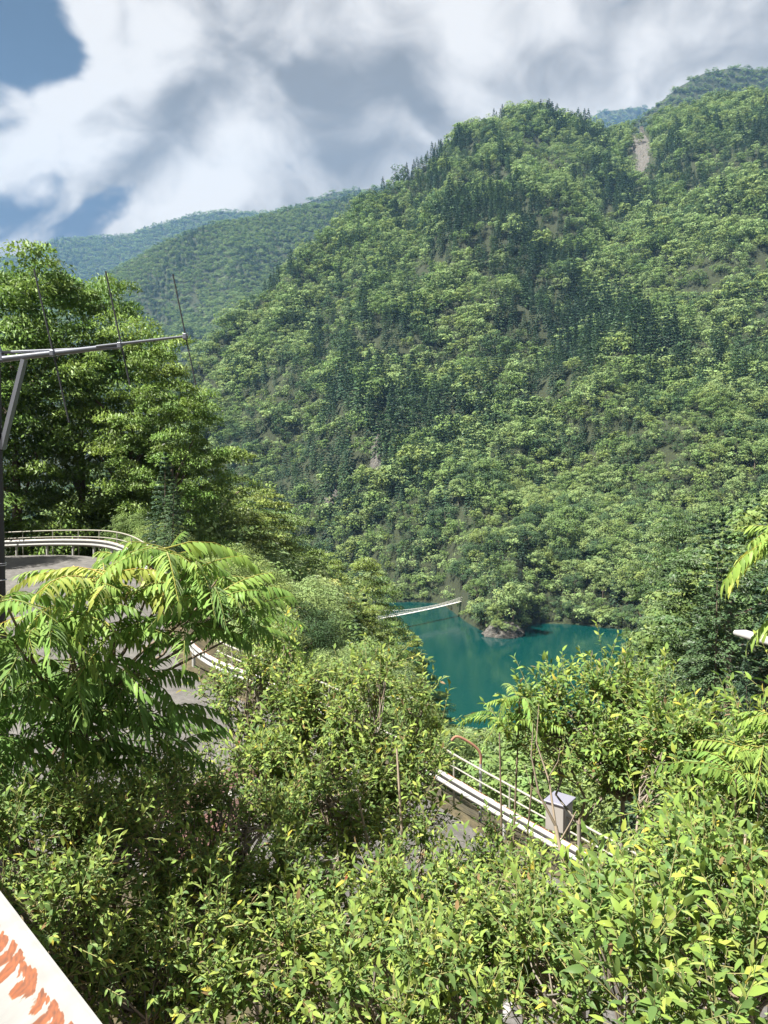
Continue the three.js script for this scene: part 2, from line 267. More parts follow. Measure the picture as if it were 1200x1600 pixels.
const ridges = [
  ridge('mountain', 'blue-green wooded mountain with a pale scar in the middle distance, seen past the big tree', 2900, [[-500, 560], [-100, 500], [60, 470], [150, 436], [200, 408], [260, 373], [330, 347], [400, 337], [440, 325], [500, 316], [560, 302], [640, 300], [760, 320], [900, 420]], 1350, 4, 110),
  ridge('mountain', 'hazy blue ridge farthest off above the big tree', 6000, [[-500, 430], [-150, 420], [35, 398], [90, 372], [140, 370], [200, 366], [240, 352], [300, 335], [345, 328], [400, 332], [450, 326], [520, 340], [700, 420]], 1900, 9, 120),
  ridge('mountain', 'pale blue ridge touched by cloud behind the left shoulder of the mountain', 4600, [[380, 372], [440, 330], [480, 314], [520, 298], [560, 294], [600, 290], [680, 300], [800, 340]], 900, 2, 50),
  ridge('mountain', 'bluish green rounded summit rising behind the mountain top at the upper right', 2800, [[930, 260], [990, 190], [1020, 165], [1060, 132], [1100, 110], [1140, 102], [1200, 105], [1300, 96], [1500, 130], [1700, 190]], 700, 6, 50),
  ridge('mountain', 'small deep blue peak showing in the saddle of the mountain top', 6200, [[820, 260], [880, 215], [915, 186], [940, 172], [965, 170], [1000, 165], [1060, 180], [1150, 240]], 900, 7, 40),
];
{ // the lake: a flat sheet that the ground rises out of
  const g = new THREE.PlaneGeometry(900, 520, 1, 1).rotateX(-Math.PI / 2).translate(60, -80, -430), uv = g.attributes.uv, p = g.attributes.position;
  for (let i = 0; i < uv.count; i++) uv.setXY(i, p.getX(i), p.getZ(i));
  tag(mesh('lake_water', g, M.water), 'still deep teal water of the reservoir below the mountain', 'lake', null, 'structure');
}
{ // road
  const p = [], uv = [], id = [], N = 200, K = 8;
  for (let i = 0; i <= N; i++) {
    const a = edgeCurve.getPointAt(i / N), d = edgeCurve.getTangentAt(i / N), n = V(-d.z, 0, d.x).normalize(), w = roadWidth(i / N);
    for (let k = 0; k <= K; k++) { const o = 0.45 + (w - 0.45) * k / K, x = a.x + n.x * o, z = a.z + n.z * o; p.push(x, a.y, z); uv.push(x / 2.4, z / 2.4); }
  }
  for (let i = 0; i < N; i++) for (let k = 0; k < K; k++) { const a = i * (K + 1) + k; id.push(a, a + K + 1, a + 1, a + 1, a + K + 1, a + K + 2); }
  const g = new THREE.BufferGeometry(); g.setAttribute('position', new THREE.Float32BufferAttribute(p, 3)); g.setAttribute('uv', new THREE.Float32BufferAttribute(uv, 2)); g.setIndex(id); g.computeVertexNormals();
  const road = tag(mesh('road', g, M.asphalt), 'weathered grey asphalt road bending downhill behind the shrubs', 'road', null, 'structure');
  // red slow-down bands edged with white across the road
  const strip = (s0, s1, o0, o1, lift) => {
    const q = [], u = [], f = [];
    for (let i = 0; i <= 2; i++) for (let k = 0; k <= 1; k++) { const s = lerp(s0, s1, i / 2), a = edgeCurve.getPointAt(s), d = edgeCurve.getTangentAt(s), n = V(-d.z, 0, d.x).normalize(), o = k ? o1 : o0; q.push(a.x + n.x * o, a.y + lift, a.z + n.z * o); u.push((a.x + n.x * o) / 1.5, (a.z + n.z * o) / 1.5); }
    for (let i = 0; i < 2; i++) { const a = i * 2; f.push(a, a + 2, a + 1, a + 1, a + 2, a + 3); }
    const h = new THREE.BufferGeometry(); h.setAttribute('position', new THREE.Float32BufferAttribute(q, 3)); h.setAttribute('uv', new THREE.Float32BufferAttribute(u, 2)); h.setIndex(f); h.computeVertexNormals(); return h;
  };
  const step = 1 / edgeLength;
  for (const [from, n] of [[bendS + 0.075, 2], [bendS + 0.185, 2]]) for (let k = 0; k < n; k++) {
    const s = from + k * step * 0.95;
    mesh('red_band', strip(s, s + step * 0.66, 0.9, roadWidth(s) - 0.6, 0.008), M.redPaving, road);
    mesh('white_stripe', strip(s + step * 0.7, s + step * 0.84, 0.9, roadWidth(s) - 0.6, 0.008), M.marking, road);
  }
}

// ------------------------------------------------------------------ trees
const tint = (c, r, k = 0.18) => { const b = 1 + (r() - 0.5) * 2 * k, w = (r() - 0.5) * k * 0.7; return [Math.max(0.002, c[0] * b * (1 + w)), c[1] * b, Math.max(0.002, c[2] * b * (1 - w))]; };
// a broad-leaved tree one metre wide and one metre high per unit: scaled where it stands
function broadCrown(seed, clumps, per, size, col, flat = 0.62, lump = 1) {
  const r = rng(seed), L = new Leafy(), mid = V(0, 0.58, 0);
  for (let k = 0; k < clumps; k++) {
    const d = unit(r); if (d.y < -0.5) d.y *= -0.6; d.normalize();
    const rad = 0.2 + 0.27 * Math.cbrt(r()), c = V(d.x * rad, 0.56 + d.y * rad * 0.92, d.z * rad), R = (0.1 + 0.085 * r()) * lump, cc = tint(col, r, 0.2);
    for (let j = 0; j < per; j++) {
      const o = unit(r); if (o.y < -0.2 && r() < 0.6) o.y = -o.y;
      const q = V(c.x + o.x * R * (0.75 + 0.35 * r()), c.y + o.y * R * flat * (0.75 + 0.35 * r()), c.z + o.z * R * (0.75 + 0.35 * r()));
      const n = o.clone().multiplyScalar(0.75).add(V(0, 0.4, 0)).addScaledVector(unit(r), 0.42).normalize(), a = unit(r).cross(n).normalize(), s = n.clone().cross(a);
      const sh = n.clone().addScaledVector(o, 1.3).normalize(), z = size * (0.6 + 0.8 * r());
      L.diamond(q, a, s, z, z * 0.62, sh, tint(cc, r, 0.12));
    }
  }
  return L.geometry();
}
function broadTrunk(seed) {
  const r = rng(seed), L = new Leafy(), b = [1, 1, 1];
  L.limb([V(0, -0.06, 0), V(0.01, 0.2, 0), V(0.015, 0.45, 0.01), V(0, 0.75, 0)], 0.028, 0.008, 6, b);
  for (let k = 0; k < 6; k++) { const t = k * 2.4 + r(), y = 0.24 + 0.07 * k, o = 0.2 + 0.13 * r(); L.limb([V(0.01, y, 0), V(Math.cos(t) * o * 0.5, y + 0.1, Math.sin(t) * o * 0.5), V(Math.cos(t) * o, y + 0.17 + 0.06 * r(), Math.sin(t) * o)], 0.012, 0.003, 4, b); }
  return L.geometry();
}
function coneCrown(seed, layers, per, size, col, spread = 1) {
  const r = rng(seed), L = new Leafy();
  for (let k = 0; k < layers; k++) {
    const t = k / (layers - 1), y = 0.14 + 0.85 * t, rad = (0.5 * Math.pow(1 - t, 0.75) + 0.02) * spread, n = Math.max(3, Math.round(9 * (1 - t * 0.6)));
    for (let b = 0; b < n; b++) {
      const az = b / n * 6.283 + k * 1.9 + r() * 0.5, R = rad * (0.7 + 0.4 * r()), cc = tint(col, r, 0.2), lean = 0.1 - 0.3 * (1 - t);
      for (let j = 0; j < per; j++) {
        const f = 0.2 + 0.8 * Math.sqrt(r()), w = (r() - 0.5) * 0.3 * R, dx = Math.cos(az), dz = Math.sin(az);
        const q = V(dx * R * f - dz * w, y + R * f * lean - 0.05 * f * f * R + (r() - 0.5) * 0.018, dz * R * f + dx * w);
        const nn = V(dx * 0.35, 0.85, dz * 0.35).addScaledVector(unit(r), 0.45).normalize(), a = V(dx + (r() - 0.5) * 0.9, lean, dz + (r() - 0.5) * 0.9).normalize(), s = nn.clone().cross(a).normalize(), z = size * (0.6 + 0.8 * r());
        L.diamond(q, a, s, z, z * 0.42, nn, tint(cc, r, 0.12));
      }
    }
  }
  return L.geometry();
}
function coneTrunk() { const L = new Leafy(); L.limb([V(0, -0.06, 0), V(0, 0.4, 0), V(0, 0.95, 0)], 0.018, 0.003, 6, [1, 1, 1]); return L.geometry(); }
const G = {
  mid: [0.135, 0.21, 0.06], pale: [0.215, 0.295, 0.105], dark: [0.065, 0.12, 0.046], olive: [0.18, 0.245, 0.07], cone: [0.045, 0.09, 0.045], yellow: [0.26, 0.28, 0.075],
};
const trunkB = [broadTrunk(1), broadTrunk(2)], trunkC = coneTrunk();
function kindSet(cl, per, size, layers, cper, csize, lump = 1) {
  return [
    { name: 'broadleaf', look: 'mid green', crown: broadCrown(11, cl, per, size, G.mid, 0.66, lump), trunk: trunkB[0] }, { name: 'broadleaf', look: 'mid green', crown: broadCrown(12, cl, per, size, G.mid, 0.52, lump), trunk: trunkB[1] },
    { name: 'broadleaf', look: 'pale green', crown: broadCrown(13, cl, per, size, G.pale, 0.66, lump), trunk: trunkB[0] }, { name: 'broadleaf', look: 'dark green', crown: broadCrown(14, cl, per, size, G.dark, 0.66, lump), trunk: trunkB[1] },
    { name: 'broadleaf', look: 'olive green', crown: broadCrown(15, cl, per, size, G.olive, 0.66, lump), trunk: trunkB[0] }, { name: 'broadleaf', look: 'yellowish', crown: broadCrown(16, cl, per, size, G.yellow, 0.66, lump), trunk: trunkB[1] },
    { name: 'conifer', look: 'dark green', crown: coneCrown(21, layers, cper, csize, G.cone), trunk: trunkC }, { name: 'conifer', look: 'green', crown: coneCrown(22, layers, cper, csize, G.dark, 1.1), trunk: trunkC },
  ];
}
const far = kindSet(13, 46, 0.085, 13, 8, 0.14, 1.55), middle = kindSet(46, 55, 0.05, 18, 16, 0.085), near = kindSet(70, 230, 0.019, 26, 44, 0.045);

// where each tree of the woods stands
const limit = table([[0, 640], [300, 694], [400, 768], [480, 850], [560, 868], [600, 915], [640, 990], [665, 1045], [690, 1090], [720, 1130], [780, 1140], [860, 1138], [930, 1118], [962, 1050], [980, 985], [1000, 900], [1030, 815], [1100, 785], [1200, 745], [1500, 700]]);
const woods = [];
{
  const r = rng(77);
  const place = (x, z, D, base) => {
    const y = ground(x, z); if (y < -79.95 || (D < 75 && nearestEdge(x, z).sd > -1.6 - (D > 40 ? 2 : 0))) return;
    const q = x / D, px = 600 + FOCAL * q, big = fbm(x / 170 + 3, D / 260, 4.4, 3), small = fbm(x / 45, D / 45, 9, 2);
    let k, u = r();
    const conePatch = D > 430 ? sstep(big + small * 0.6, 0.0, 0.13) * (D > 640 ? 0.88 : 0.35) : (px > 960 ? 0.45 : 0.1);
    if (u < conePatch) k = r() < 0.6 ? 6 : 7; else { u = r() + small * 0.7; if (px > 940 && D < 240) u *= 0.6; k = u < 0.18 ? 3 : u < 0.34 ? 0 : u < 0.48 ? 1 : u < 0.84 ? 2 : u < 0.992 ? 4 : 5; if (k === 5 && D > 330) k = 4; if (D < 330 && k === 3 && r() < 0.5) k = 4; }
    const cone = k > 5, s = base * (D > 330 ? 0.95 + 1.1 * clamp(fbm(x / 60 + 9, D / 60, 2.5, 2), -0.35, 0.5) : 1) * (0.62 + 0.5 * r() + 0.55 * r() * r() * r());
    let h = cone ? s * 1.75 : s * (1.02 + 0.3 * r()), w = cone ? s * 0.72 : s * (1.0 + 0.25 * r());
    if (D < 300) {                                         // the line of crowns along the near banks
      const [, lim] = proj(V(x, y, z)), room = (Math.max(limit(px), limit(px - 600 * w / D), limit(px + 600 * w / D))), top = P(px, room, D).y - y;
      if (top < 2) return; if (h > top) { w *= Math.max(0.55, top / h); h = top * (0.85 + 0.15 * r()); }
    }
    // bare ground: the slide under the saddle, the crag above the lake
    const [sx, sy] = proj(V(x, y + h * 0.5, z));
    if (D > 700 && Math.hypot((sx - 1000) / 22, (sy - 236) / 42) < 1 && r() < 0.9) return;
    if (D > 430 && D < 700 && (Math.hypot((sx - 586) / 14, (sy - 708) / 34) < 1 || Math.hypot((sx - 514) / 20, (sy - 780) / 14) < 1 || Math.hypot((sx - 725) / 9, (sy - 790) / 20) < 1) && r() < 0.85) return;
    woods.push({ x, y: y - 0.04 * h, z, D, w, h, k, turn: r() * 6.28, px: sx, py: sy, size: w / D, shade: 0.85 + 0.3 * r(), lean: [(r() - 0.5) * 0.12, (r() - 0.5) * 0.12] });
  };
  const fill = (d0, d1, cell, base, q0, q1) => { for (let D = d0; D < d1; D += cell) for (let x = q0 * D; x < q1 * D; x += cell) { const X = x + (r() - 0.5) * cell * 0.9, Z = -(D + (r() - 0.5) * cell * 0.9), q = X / -Z; if (-Z > 330 && -Z > ridgeD(q) + 25 && -Z > 640) continue; place(X, Z, -Z, base(X, -Z)); } };
  fill(21, 44, 2.3, () => 2.6, -0.34, 0.62);
  fill(44, 130, 4.6, (x, D) => x / D > 0.3 ? 9 : 8.4, -0.3, 0.62);
  fill(130, 330, 5.8, (x, D) => x / D > 0.3 ? 10.5 : 9, -0.4, 0.66);
  fill(330, 640, 7.4, () => 12.8, -0.5, 0.7);
  fill(640, 1500, 11, () => 18, -0.52, 0.62);
  for (let D = 350; D < 540; D += 3.6) for (let x = -0.02 * D; x < 0.42 * D; x += 3.6) { const X = x + (r() - 0.5) * 3, Z = -D + (r() - 0.5) * 3, y = ground(X, Z); if (y > -79.9 && y < -73) place(X, Z, -Z, 4.5); }
}
const mat4 = new THREE.Matrix4(), quat = new THREE.Quaternion(), eul = new THREE.Euler();
const matrixOf = (t) => mat4.compose(V(t.x, t.y, t.z), quat.setFromEuler(eul.set(t.lean[0], t.turn, t.lean[1])), V(t.w, t.h, t.w)).clone();
const shadeOf = (t) => new THREE.Color(t.shade, t.shade, t.shade);
const standing = woods.filter((t) => t.px > -20 && t.px < 1220 && t.py < 1200 && t.D < 560).map((t) => {
  // is it hidden by a nearer crown? a rough look is enough to choose the ones that show largest
  const hid = woods.reduce((n, o) => n + (o.D < t.D - 3 && o.D < 330 && Math.abs(o.px - t.px) < 380 * o.w / o.D && Math.abs(o.py - t.py) < 420 * o.h / o.D ? 1 : 0), 0);
  return { t, score: hid > 2 ? 0 : t.size * (hid ? 0.5 : 1) };
}).filter((o) => o.score > 0).sort((a, b) => b.score - a.score).slice(0, 290).map((o) => o.t);
const individual = new Set(standing);
function zone(t) {
  const above = t.px < 600 ? 'left of the bridge' : t.px < 745 ? 'behind the bridge' : t.px < 830 ? 'above the rock point' : t.px < 930 ? 'above the dark cove' : t.px < 1040 ? 'above the cove end' : 'above the spur';
  if (t.D > 330) return t.py > 900 ? `at the far waterline ${above}` : t.py > 830 ? `just up from the far shore ${above}` : t.py > 740 ? `low on the mountain ${above}` : `higher on the mountain ${above}`;
  if (t.px < 640) return t.D < 90 ? (t.px < 330 ? 'below the road bend' : 'on the bank just below the road') : t.D < 150 ? (t.px < 450 ? 'on the bank below the big trees' : 'on the bank edge before the lake') : 'on the shore bank before the bridge';
  if (t.px > 955) return t.py > 1000 ? 'at the foot of the spur beside the lake' : t.py > 900 ? 'halfway up the spur beside the lake' : 'high on the spur beside the lake';
  return t.D < 44 ? 'right behind the pipe railing' : 'on the slope between guardrail and lake';
}
for (const t of standing) {
  const set = t.D < 130 ? near : middle, k = set[t.k], g = thing(k.name + '_tree', `${k.look} ${k.name === 'conifer' ? 'conifer' : 'broad-leaved tree'} ${zone(t)}`, 'tree', `${k.look} ${k.name}s ${zone(t)}`, V(t.x, t.y, t.z));
  g.rotation.set(t.lean[0], t.turn, t.lean[1]); g.scale.set(t.w, t.h, t.w);
  mesh('trunk', k.trunk, M.bark, g); mesh('crown', t.px > 940 && t.D < 240 && t.k < 6 ? bigSet()[3 + t.k % 3] : t.D < 130 && t.D > 44 && t.k < 6 ? bigSet()[6 + t.k % 3] : k.crown, M.tree, g);
}
function forest(name, label, trees, sets, material, parentKind = 'stuff') {
  const g = thing(name, label, 'forest'); g.userData.kind = parentKind;
  for (let k = 0; k < 8; k++) {
    const list = trees.filter((t) => t.k === k); if (!list.length) continue;
    const m = new THREE.InstancedMesh(sets[k].crown, material, list.length); m.name = k > 5 ? 'conifer_crowns' : 'broadleaf_crowns'; m.userData.kind = 'stuff'; m.castShadow = m.receiveShadow = true;
    list.forEach((t, i) => { m.setMatrixAt(i, matrixOf(t)); m.setColorAt(i, shadeOf(t)); }); g.add(m);
  }
}
forest('bank_woodland', 'thick woodland filling the banks between the road and the lake', woods.filter((t) => !individual.has(t) && t.D < 330), middle, M.tree);
forest('mountain_forest', 'dense mixed forest covering the mountain across the lake', woods.filter((t) => !individual.has(t) && t.D >= 330), far, M.forest);
{ // woods on the farther mountains
  const r = rng(9);
  ridges.forEach((R, n) => {
    const trees = [], cell = R.D > 3000 ? 22 : 13;
    for (let D = R.D - R.depth * 0.94; D < R.D + 30; D += cell) for (let x = Math.max(R.q0, -0.6) * D; x < Math.min(R.q1, 0.62) * D; x += cell) {
      const X = x + (r() - 0.5) * cell, d = D + (r() - 0.5) * cell, y = R.height(X / d, d), [px, py] = proj(V(X, y, -d));
      if (y < -60 || (n !== 3 && n !== 4 && px > 640) || px > 1260 || px < -60 || py > 640) continue;
      if (n === 0 && Math.hypot((px - 304) / 5, (py - 470) / 24) < 1) continue;
      const big = fbm(X / 260, d / 420, n + 2, 3), cone = r() < sstep(big, 0.0, 0.2) * 0.6, s = cell * (0.95 + 0.5 * r()), u = r();
      trees.push({ x: X, y: y - 1, z: -d, w: cone ? s * 0.9 : s * 1.25, h: cone ? s * 1.15 : s * 0.95, k: cone ? 7 : u < 0.3 ? 0 : u < 0.5 ? 1 : u < 0.75 ? 2 : u < 0.88 ? 3 : 4, turn: r() * 6.28, shade: 0.85 + 0.3 * r(), lean: [0, 0] });
    }
    forest('distant_forest', ['forest covering the blue-green mountain in the middle distance', 'forest on the hazy blue ridge farthest off', 'forest on the pale ridge under the cloud', 'forest on the rounded summit at the upper right', 'forest on the small blue peak in the saddle'][n], trees, far, M.forest);
  });
}
console.log('woods', woods.length);

// rock: the slide, the crags above the lake and the point on the shore
function crag(name, label, at, sx, sy, sz, seed) {
  const g = new THREE.IcosahedronGeometry(1, 5), p = g.attributes.position;
  for (let i = 0; i < p.count; i++) { const d = V(p.getX(i), p.getY(i), p.getZ(i)), k = 1 + 0.5 * fbm(d.x * 1.6 + seed, d.y * 1.2, d.z * 1.6, 4) + 0.22 * Math.abs(noise.noise(d.x * 5 + seed, d.y * 2.5, d.z * 5)); p.setXYZ(i, d.x * k * sx, d.y * k * sy, d.z * k * sz); }
  g.computeVertexNormals(); const uv = g.attributes.uv; for (let i = 0; i < uv.count; i++) uv.setXY(i, p.getX(i) / 8 + p.getZ(i) / 9, p.getY(i) / 8);
  const m = mesh(name, g, M.rock); m.position.copy(at); return tag(m, label, 'rock');
}
const onGround = (px, py) => { let best = null, bd = 1e9; for (let D = 360; D < 1500; D += 2) { const p = P(px, py, D), d = Math.abs(p.y - ground(p.x, -D)); if (p.y < ground(p.x, -D) + 1) { return p; } if (d < bd) { bd = d; best = p; } } return best; };
crag('rock_outcrop', 'pale grey rock point at the waterline jutting into the lake', P(788, 985, 392).setY(-80.5), 10, 7, 7, 3);
barePatch('rock_slide', 'bare grey rock slide below the saddle of the mountain top', 1000, 196, 1004, 278, 15, 8, 3);
barePatch('cliff_rock', 'narrow brownish cliff face half hidden by trees above the lake', 586, 676, 588, 740, 9, 12, 5);
barePatch('cliff_rock', 'pale cliff patch low on the wooded mountainside', 514, 764, 516, 796, 15, 15, 5);
function barePatch(name, label, px0, py0, px1, py1, half, seed, rough) {   // a strip of rock laid bare on the slope
  const a = onGround(px0, py0), b = onGround(px1, py1), p = [], uv = [], id = [], N = 40, K = 24;
  for (let i = 0; i <= N; i++) for (let k = 0; k <= K; k++) {
    const t = i / N, D = lerp(-a.z, -b.z, t), q = lerp(a.x / -a.z, b.x / -b.z, t), w = half * Math.sqrt(Math.max(0.02, Math.sin(Math.PI * (0.04 + 0.92 * t)))) * (1 + 0.9 * noise.noise(t * 4 + seed, k > K / 2 ? 3 : 8, 1)), u = k / K * 2 - 1, x = (q + u * w / FOCAL) * D, edge = 1 - Math.max(Math.abs(u), Math.abs(t * 2 - 1)) ** 4;
    p.push(x, ground(x, -D) - 1.5 + edge * (3.2 + rough * 1.6 * fbm(x / 9 + seed, D / 9, 2, 4) + rough * Math.abs(noise.noise(x / 4, D / 14, seed))), -D); uv.push(x / 16, D / 16);
  }
  for (let i = 0; i < N; i++) for (let k = 0; k < K; k++) { const c = i * (K + 1) + k; id.push(c, c + K + 1, c + 1, c + 1, c + K + 1, c + K + 2); }
  const g = new THREE.BufferGeometry(); g.setAttribute('position', new THREE.Float32BufferAttribute(p, 3)); g.setAttribute('uv', new THREE.Float32BufferAttribute(uv, 2)); g.setIndex(id); g.computeVertexNormals();
  tag(mesh(name, g, M.rock), label, 'rock');
}

[[776, 388, 7, 'low bush on the rock point, left side'], [790, 386, 6, 'low bush in the middle of the rock point'], [802, 390, 5.5, 'low bush on the rock point, cove side']].forEach(([px, D, w, label], n) => {
  const p = P(px, 970, D), t = thing('shore_bush', label, 'bush', 'bushes on the rock point', V(p.x, -76.5 - n, p.z)); t.rotation.y = n; t.scale.set(w, w * 0.8, w);
  mesh('stem', trunkB[n % 2], M.bark, t); mesh('crown', middle[[4, 2, 0][n]].crown, M.tree, t);
});

// the big trees beyond the bend at the upper left
[[15, 402, 45, 11.5, 0, 'tallest big spreading tree behind the bend, its crown touching the sky'], [120, 434, 47, 10, 1, 'big layered tree behind the antenna, second in height'], [205, 505, 44.5, 8.5, 4, 'big tree below the middle antenna rod, behind the road bend'], [268, 610, 43, 6.5, 2, 'smaller bushy tree on the outer flank of the big trees by the bend'], [-90, 400, 44, 11, 3, 'big dark tree half cut off by the left edge of the picture']].forEach(([px, py, D, w, k, label], n) => {
  const top = P(px, py, D), y = ground(top.x, -D) - 0.5, h = top.y - y, t = thing('big_tree', label, 'tree', 'big trees beyond the road bend', V(top.x, y, -D)), set = bigSet();
  t.rotation.y = n * 1.7; t.scale.set(w * 1.14, h, w * 1.14);
  mesh('trunk', trunkB[n % 2], M.bark, t); mesh('crown', set[n % 3], M.tree, t);
});
[[-24.5, -30, 10, 13.5, 'big roadside tree beyond the left edge that shades the far guardrail'], [-28.5, -27, 10, 14, 'second roadside tree beyond the left edge, nearer the viewpoint']].forEach(([x, z, w, h, label], n) => {
  const t = thing('big_tree', label, 'tree', 'big trees beyond the road bend', V(x, ground(x, z) - 0.3, z)); t.rotation.y = n * 2 + 1; t.scale.set(w, h, w);
  mesh('trunk', trunkB[n % 2], M.bark, t); mesh('crown', bigSet()[n], M.tree, t);
});
const bankTrees = [
  [332, 702, 60, 8.5, 0, 'full rounded tree just right of the big trees, its top highest on the bank'], [388, 762, 70, 8.5, 2, 'rounded bank tree whose crown stands before the valley mouth'], [436, 796, 76, 8, 1, 'bushy tree on the bank under the dark left flank of the mountain'], [352, 800, 53, 7, 2, 'yellow-green tree close behind the road bend'], [484, 862, 86, 8, 0, 'tree on the bank halfway between the big trees and the bridge'], [418, 868, 60, 7, 1, 'darker tree below the rounded bank crowns, above the feathery leaves'],
  [545, 872, 96, 9, 2, 'golden-green tree left of the bridge end'], [503, 912, 70, 7, 1, 'low bank tree above the tall twiggy shrub'], [590, 905, 106, 8, 1, 'dark tree standing at the left end of the bridge'], [562, 946, 80, 7, 0, 'bank tree with feathery yellowish top left of the lake'], [622, 985, 116, 8, 2, 'tree at the lake edge just below the bridge'], [598, 1005, 90, 6.5, 0, 'pale tree on the bank above the stair railing'], [648, 1030, 118, 7, 1, 'tree overhanging the left side of the lake'], [640, 1062, 92, 5.5, 2, 'small bright tree right above the stair railing at the lake edge'], [470, 955, 62, 6, 2, 'bushy crown directly behind the bend guardrail'], [676, 1082, 110, 6, 0, 'lowest small tree where bank and near lake shore meet'], [300, 770, 50, 6, 1, 'dark tree wedged between the big trees and the road bend'],
  [1060, 800, 136, 11, 1, 'tall layered tree crowning the spur beside the lake'], [1012, 880, 142, 9, 0, 'layered tree at the lake corner of the spur'], [1112, 836, 126, 10, 2, 'broad layered tree behind the tall one on the spur'], [1162, 862, 112, 9, 0, 'spur tree just above the white bar'], [1204, 800, 130, 10, 1, 'spur tree behind the right feathery leaves'], [1040, 965, 116, 8, 2, 'spur tree below the tall layered one'], [1100, 950, 100, 8.5, 0, 'bright layered tree in the middle of the spur'], [1182, 975, 90, 8.5, 1, 'spur tree right behind the white bar'], [1008, 1012, 126, 7, 1, 'lowest spur tree leaning over the water'], [1140, 1035, 84, 7, 2, 'spur tree below the white bar'], [1072, 1055, 94, 7, 0, 'spur tree above the leggy shrub'], [1206, 1070, 74, 7, 2, 'spur tree at the right edge above the low sapling'],
];
bankTrees.forEach(([px, py, D, w, n, label], i) => {
  const top = P(px, py, D), y = Math.min(ground(top.x, -D) - 0.3, top.y - w * 0.9), h = top.y - y, t = thing('bank_tree', label, 'tree', 'trees of the near banks', V(top.x, y, -D));
  t.rotation.y = i * 2.1; t.scale.set(w * 1.1, h, w * 1.1); mesh('trunk', trunkB[i % 2], M.bark, t); mesh('crown', bigSet()[(i < 17 ? 6 : 3) + n], M.tree, t);
});
function bigSet() { return (bigSet.made ??= [...[31, 32, 33].map((s, i) => bigCrown(s, [[0.125, 0.21, 0.038], [0.1, 0.18, 0.034], [0.145, 0.225, 0.042]][i])), ...[34, 35, 36].map((s, i) => bigCrown(s, [[0.085, 0.145, 0.042], [0.07, 0.125, 0.038], [0.11, 0.165, 0.046]][i], 110, 1.35, 0.6, 1.45)), ...[37, 38, 39].map((s, i) => bigCrown(s, [[0.135, 0.2, 0.04], [0.1, 0.165, 0.036], [0.16, 0.215, 0.044]][i], 105, 1.4, 0.8, 1.45))]); }
function bigCrown(seed, col, tiers = 280, wide = 1, thin = 1, leaf = 1) {                            // tiers of flat sprays down to the ground
  const r = rng(seed), L = new Leafy();
  for (let k = 0; k < tiers; k++) {
    const y = 0.1 + 0.88 * Math.pow(r(), 0.85), env = 0.5 * Math.pow(Math.sin(Math.PI * clamp(0.12 + (1 - y) * 0.62, 0, 1)), 0.66), az = r() * 6.283, f = 0.35 + 0.65 * Math.sqrt(r());
    const c = V(Math.cos(az) * env * f, y, Math.sin(az) * env * f), R = (0.055 + 0.06 * r()) * wide, cc = tint(col, r, 0.24);
    for (let j = 0; j < 190 * wide / leaf; j++) {
      const t = r() * 6.283, q = Math.sqrt(r()), o = V(Math.cos(t) * q, 0, Math.sin(t) * q), p = V(c.x + o.x * R, c.y + ((1 - q * q) * R * 0.22 + (r() - 0.5) * R * 0.28) * thin, c.z + o.z * R);
      const n = V(o.x * 0.4, 0.9, o.z * 0.4).addScaledVector(unit(r), 0.5).normalize(), a = V(o.x, -0.12, o.z).addScaledVector(unit(r), 0.5).normalize(), s = n.clone().cross(a).normalize(), z = 0.0155 * leaf * (0.6 + 0.9 * r());
      L.diamond(p, a, s, z, z * 0.5, n, tint(cc, r, 0.14));
    }
  }
  return L.geometry();
}

// ------------------------------------------------------------------ suspension bridge over the far arm of the lake
{
  const A = P(590, 967, 400), B = P(752, 931, 469), b = thing('suspension_bridge', 'slender pale suspension footbridge crossing the arm of the teal lake', 'bridge'), N = 60, dir = B.clone().sub(A).setY(0).normalize(), side = V(-dir.z, 0, dir.x);
  const deck = (t) => A.clone().lerp(B, t).add(V(0, -0.9 * 4 * t * (1 - t), 0)), cable = (t, s) => deck(t).addScaledVector(side, s * 0.8).add(V(0, 1.35 + 3.2 * (2 * t - 1) ** 2, 0));
  const pale = new THREE.MeshStandardMaterial({ color: new THREE.Color(0.62, 0.6, 0.56), roughness: 0.7 });
  const planks = [], hangers = [];
  for (let i = 0; i < N * 2; i++) planks.push(boxBetween(deck((i + 0.08) / (N * 2)), deck((i + 0.92) / (N * 2)), 1.7, 0.22));
  for (let i = 1; i < N; i++) for (const s of [-1, 1]) hangers.push(bar(deck(i / N).addScaledVector(side, s * 0.66), cable(i / N, s), 0.05, 4));
  tag(mesh('deck_planks', merge(planks), pale, b), null, null, null, 'stuff'); tag(mesh('hangers', merge(hangers), M.galvanised, b), null, null, null, 'stuff');
  for (const s of [-1, 1]) {
    mesh('cable', tube(span(0, 1, 24).map((t) => cable(t, s)), 0.09, 5, 48), pale, b);
    mesh('handrail', tube(span(0, 1, 24).map((t) => deck(t).addScaledVector(side, s * 0.68).add(V(0, 1.0, 0))), 0.07, 5, 48), pale, b);
  }
  for (const t of [0, 1]) { const e = deck(t); for (const s of [-1, 1]) mesh('tower_post', bar(e.clone().addScaledVector(side, s * 0.85).add(V(0, -8, 0)), e.clone().addScaledVector(side, s * 0.85).add(V(0, 4.7, 0)), 0.22, 8), M.galvanised, b); mesh('crossbeam', boxBetween(e.clone().addScaledVector(side, -0.95).add(V(0, 4.3, 0)), e.clone().addScaledVector(side, 0.95).add(V(0, 4.3, 0)), 0.25, 0.3), M.galvanised, b); }
}

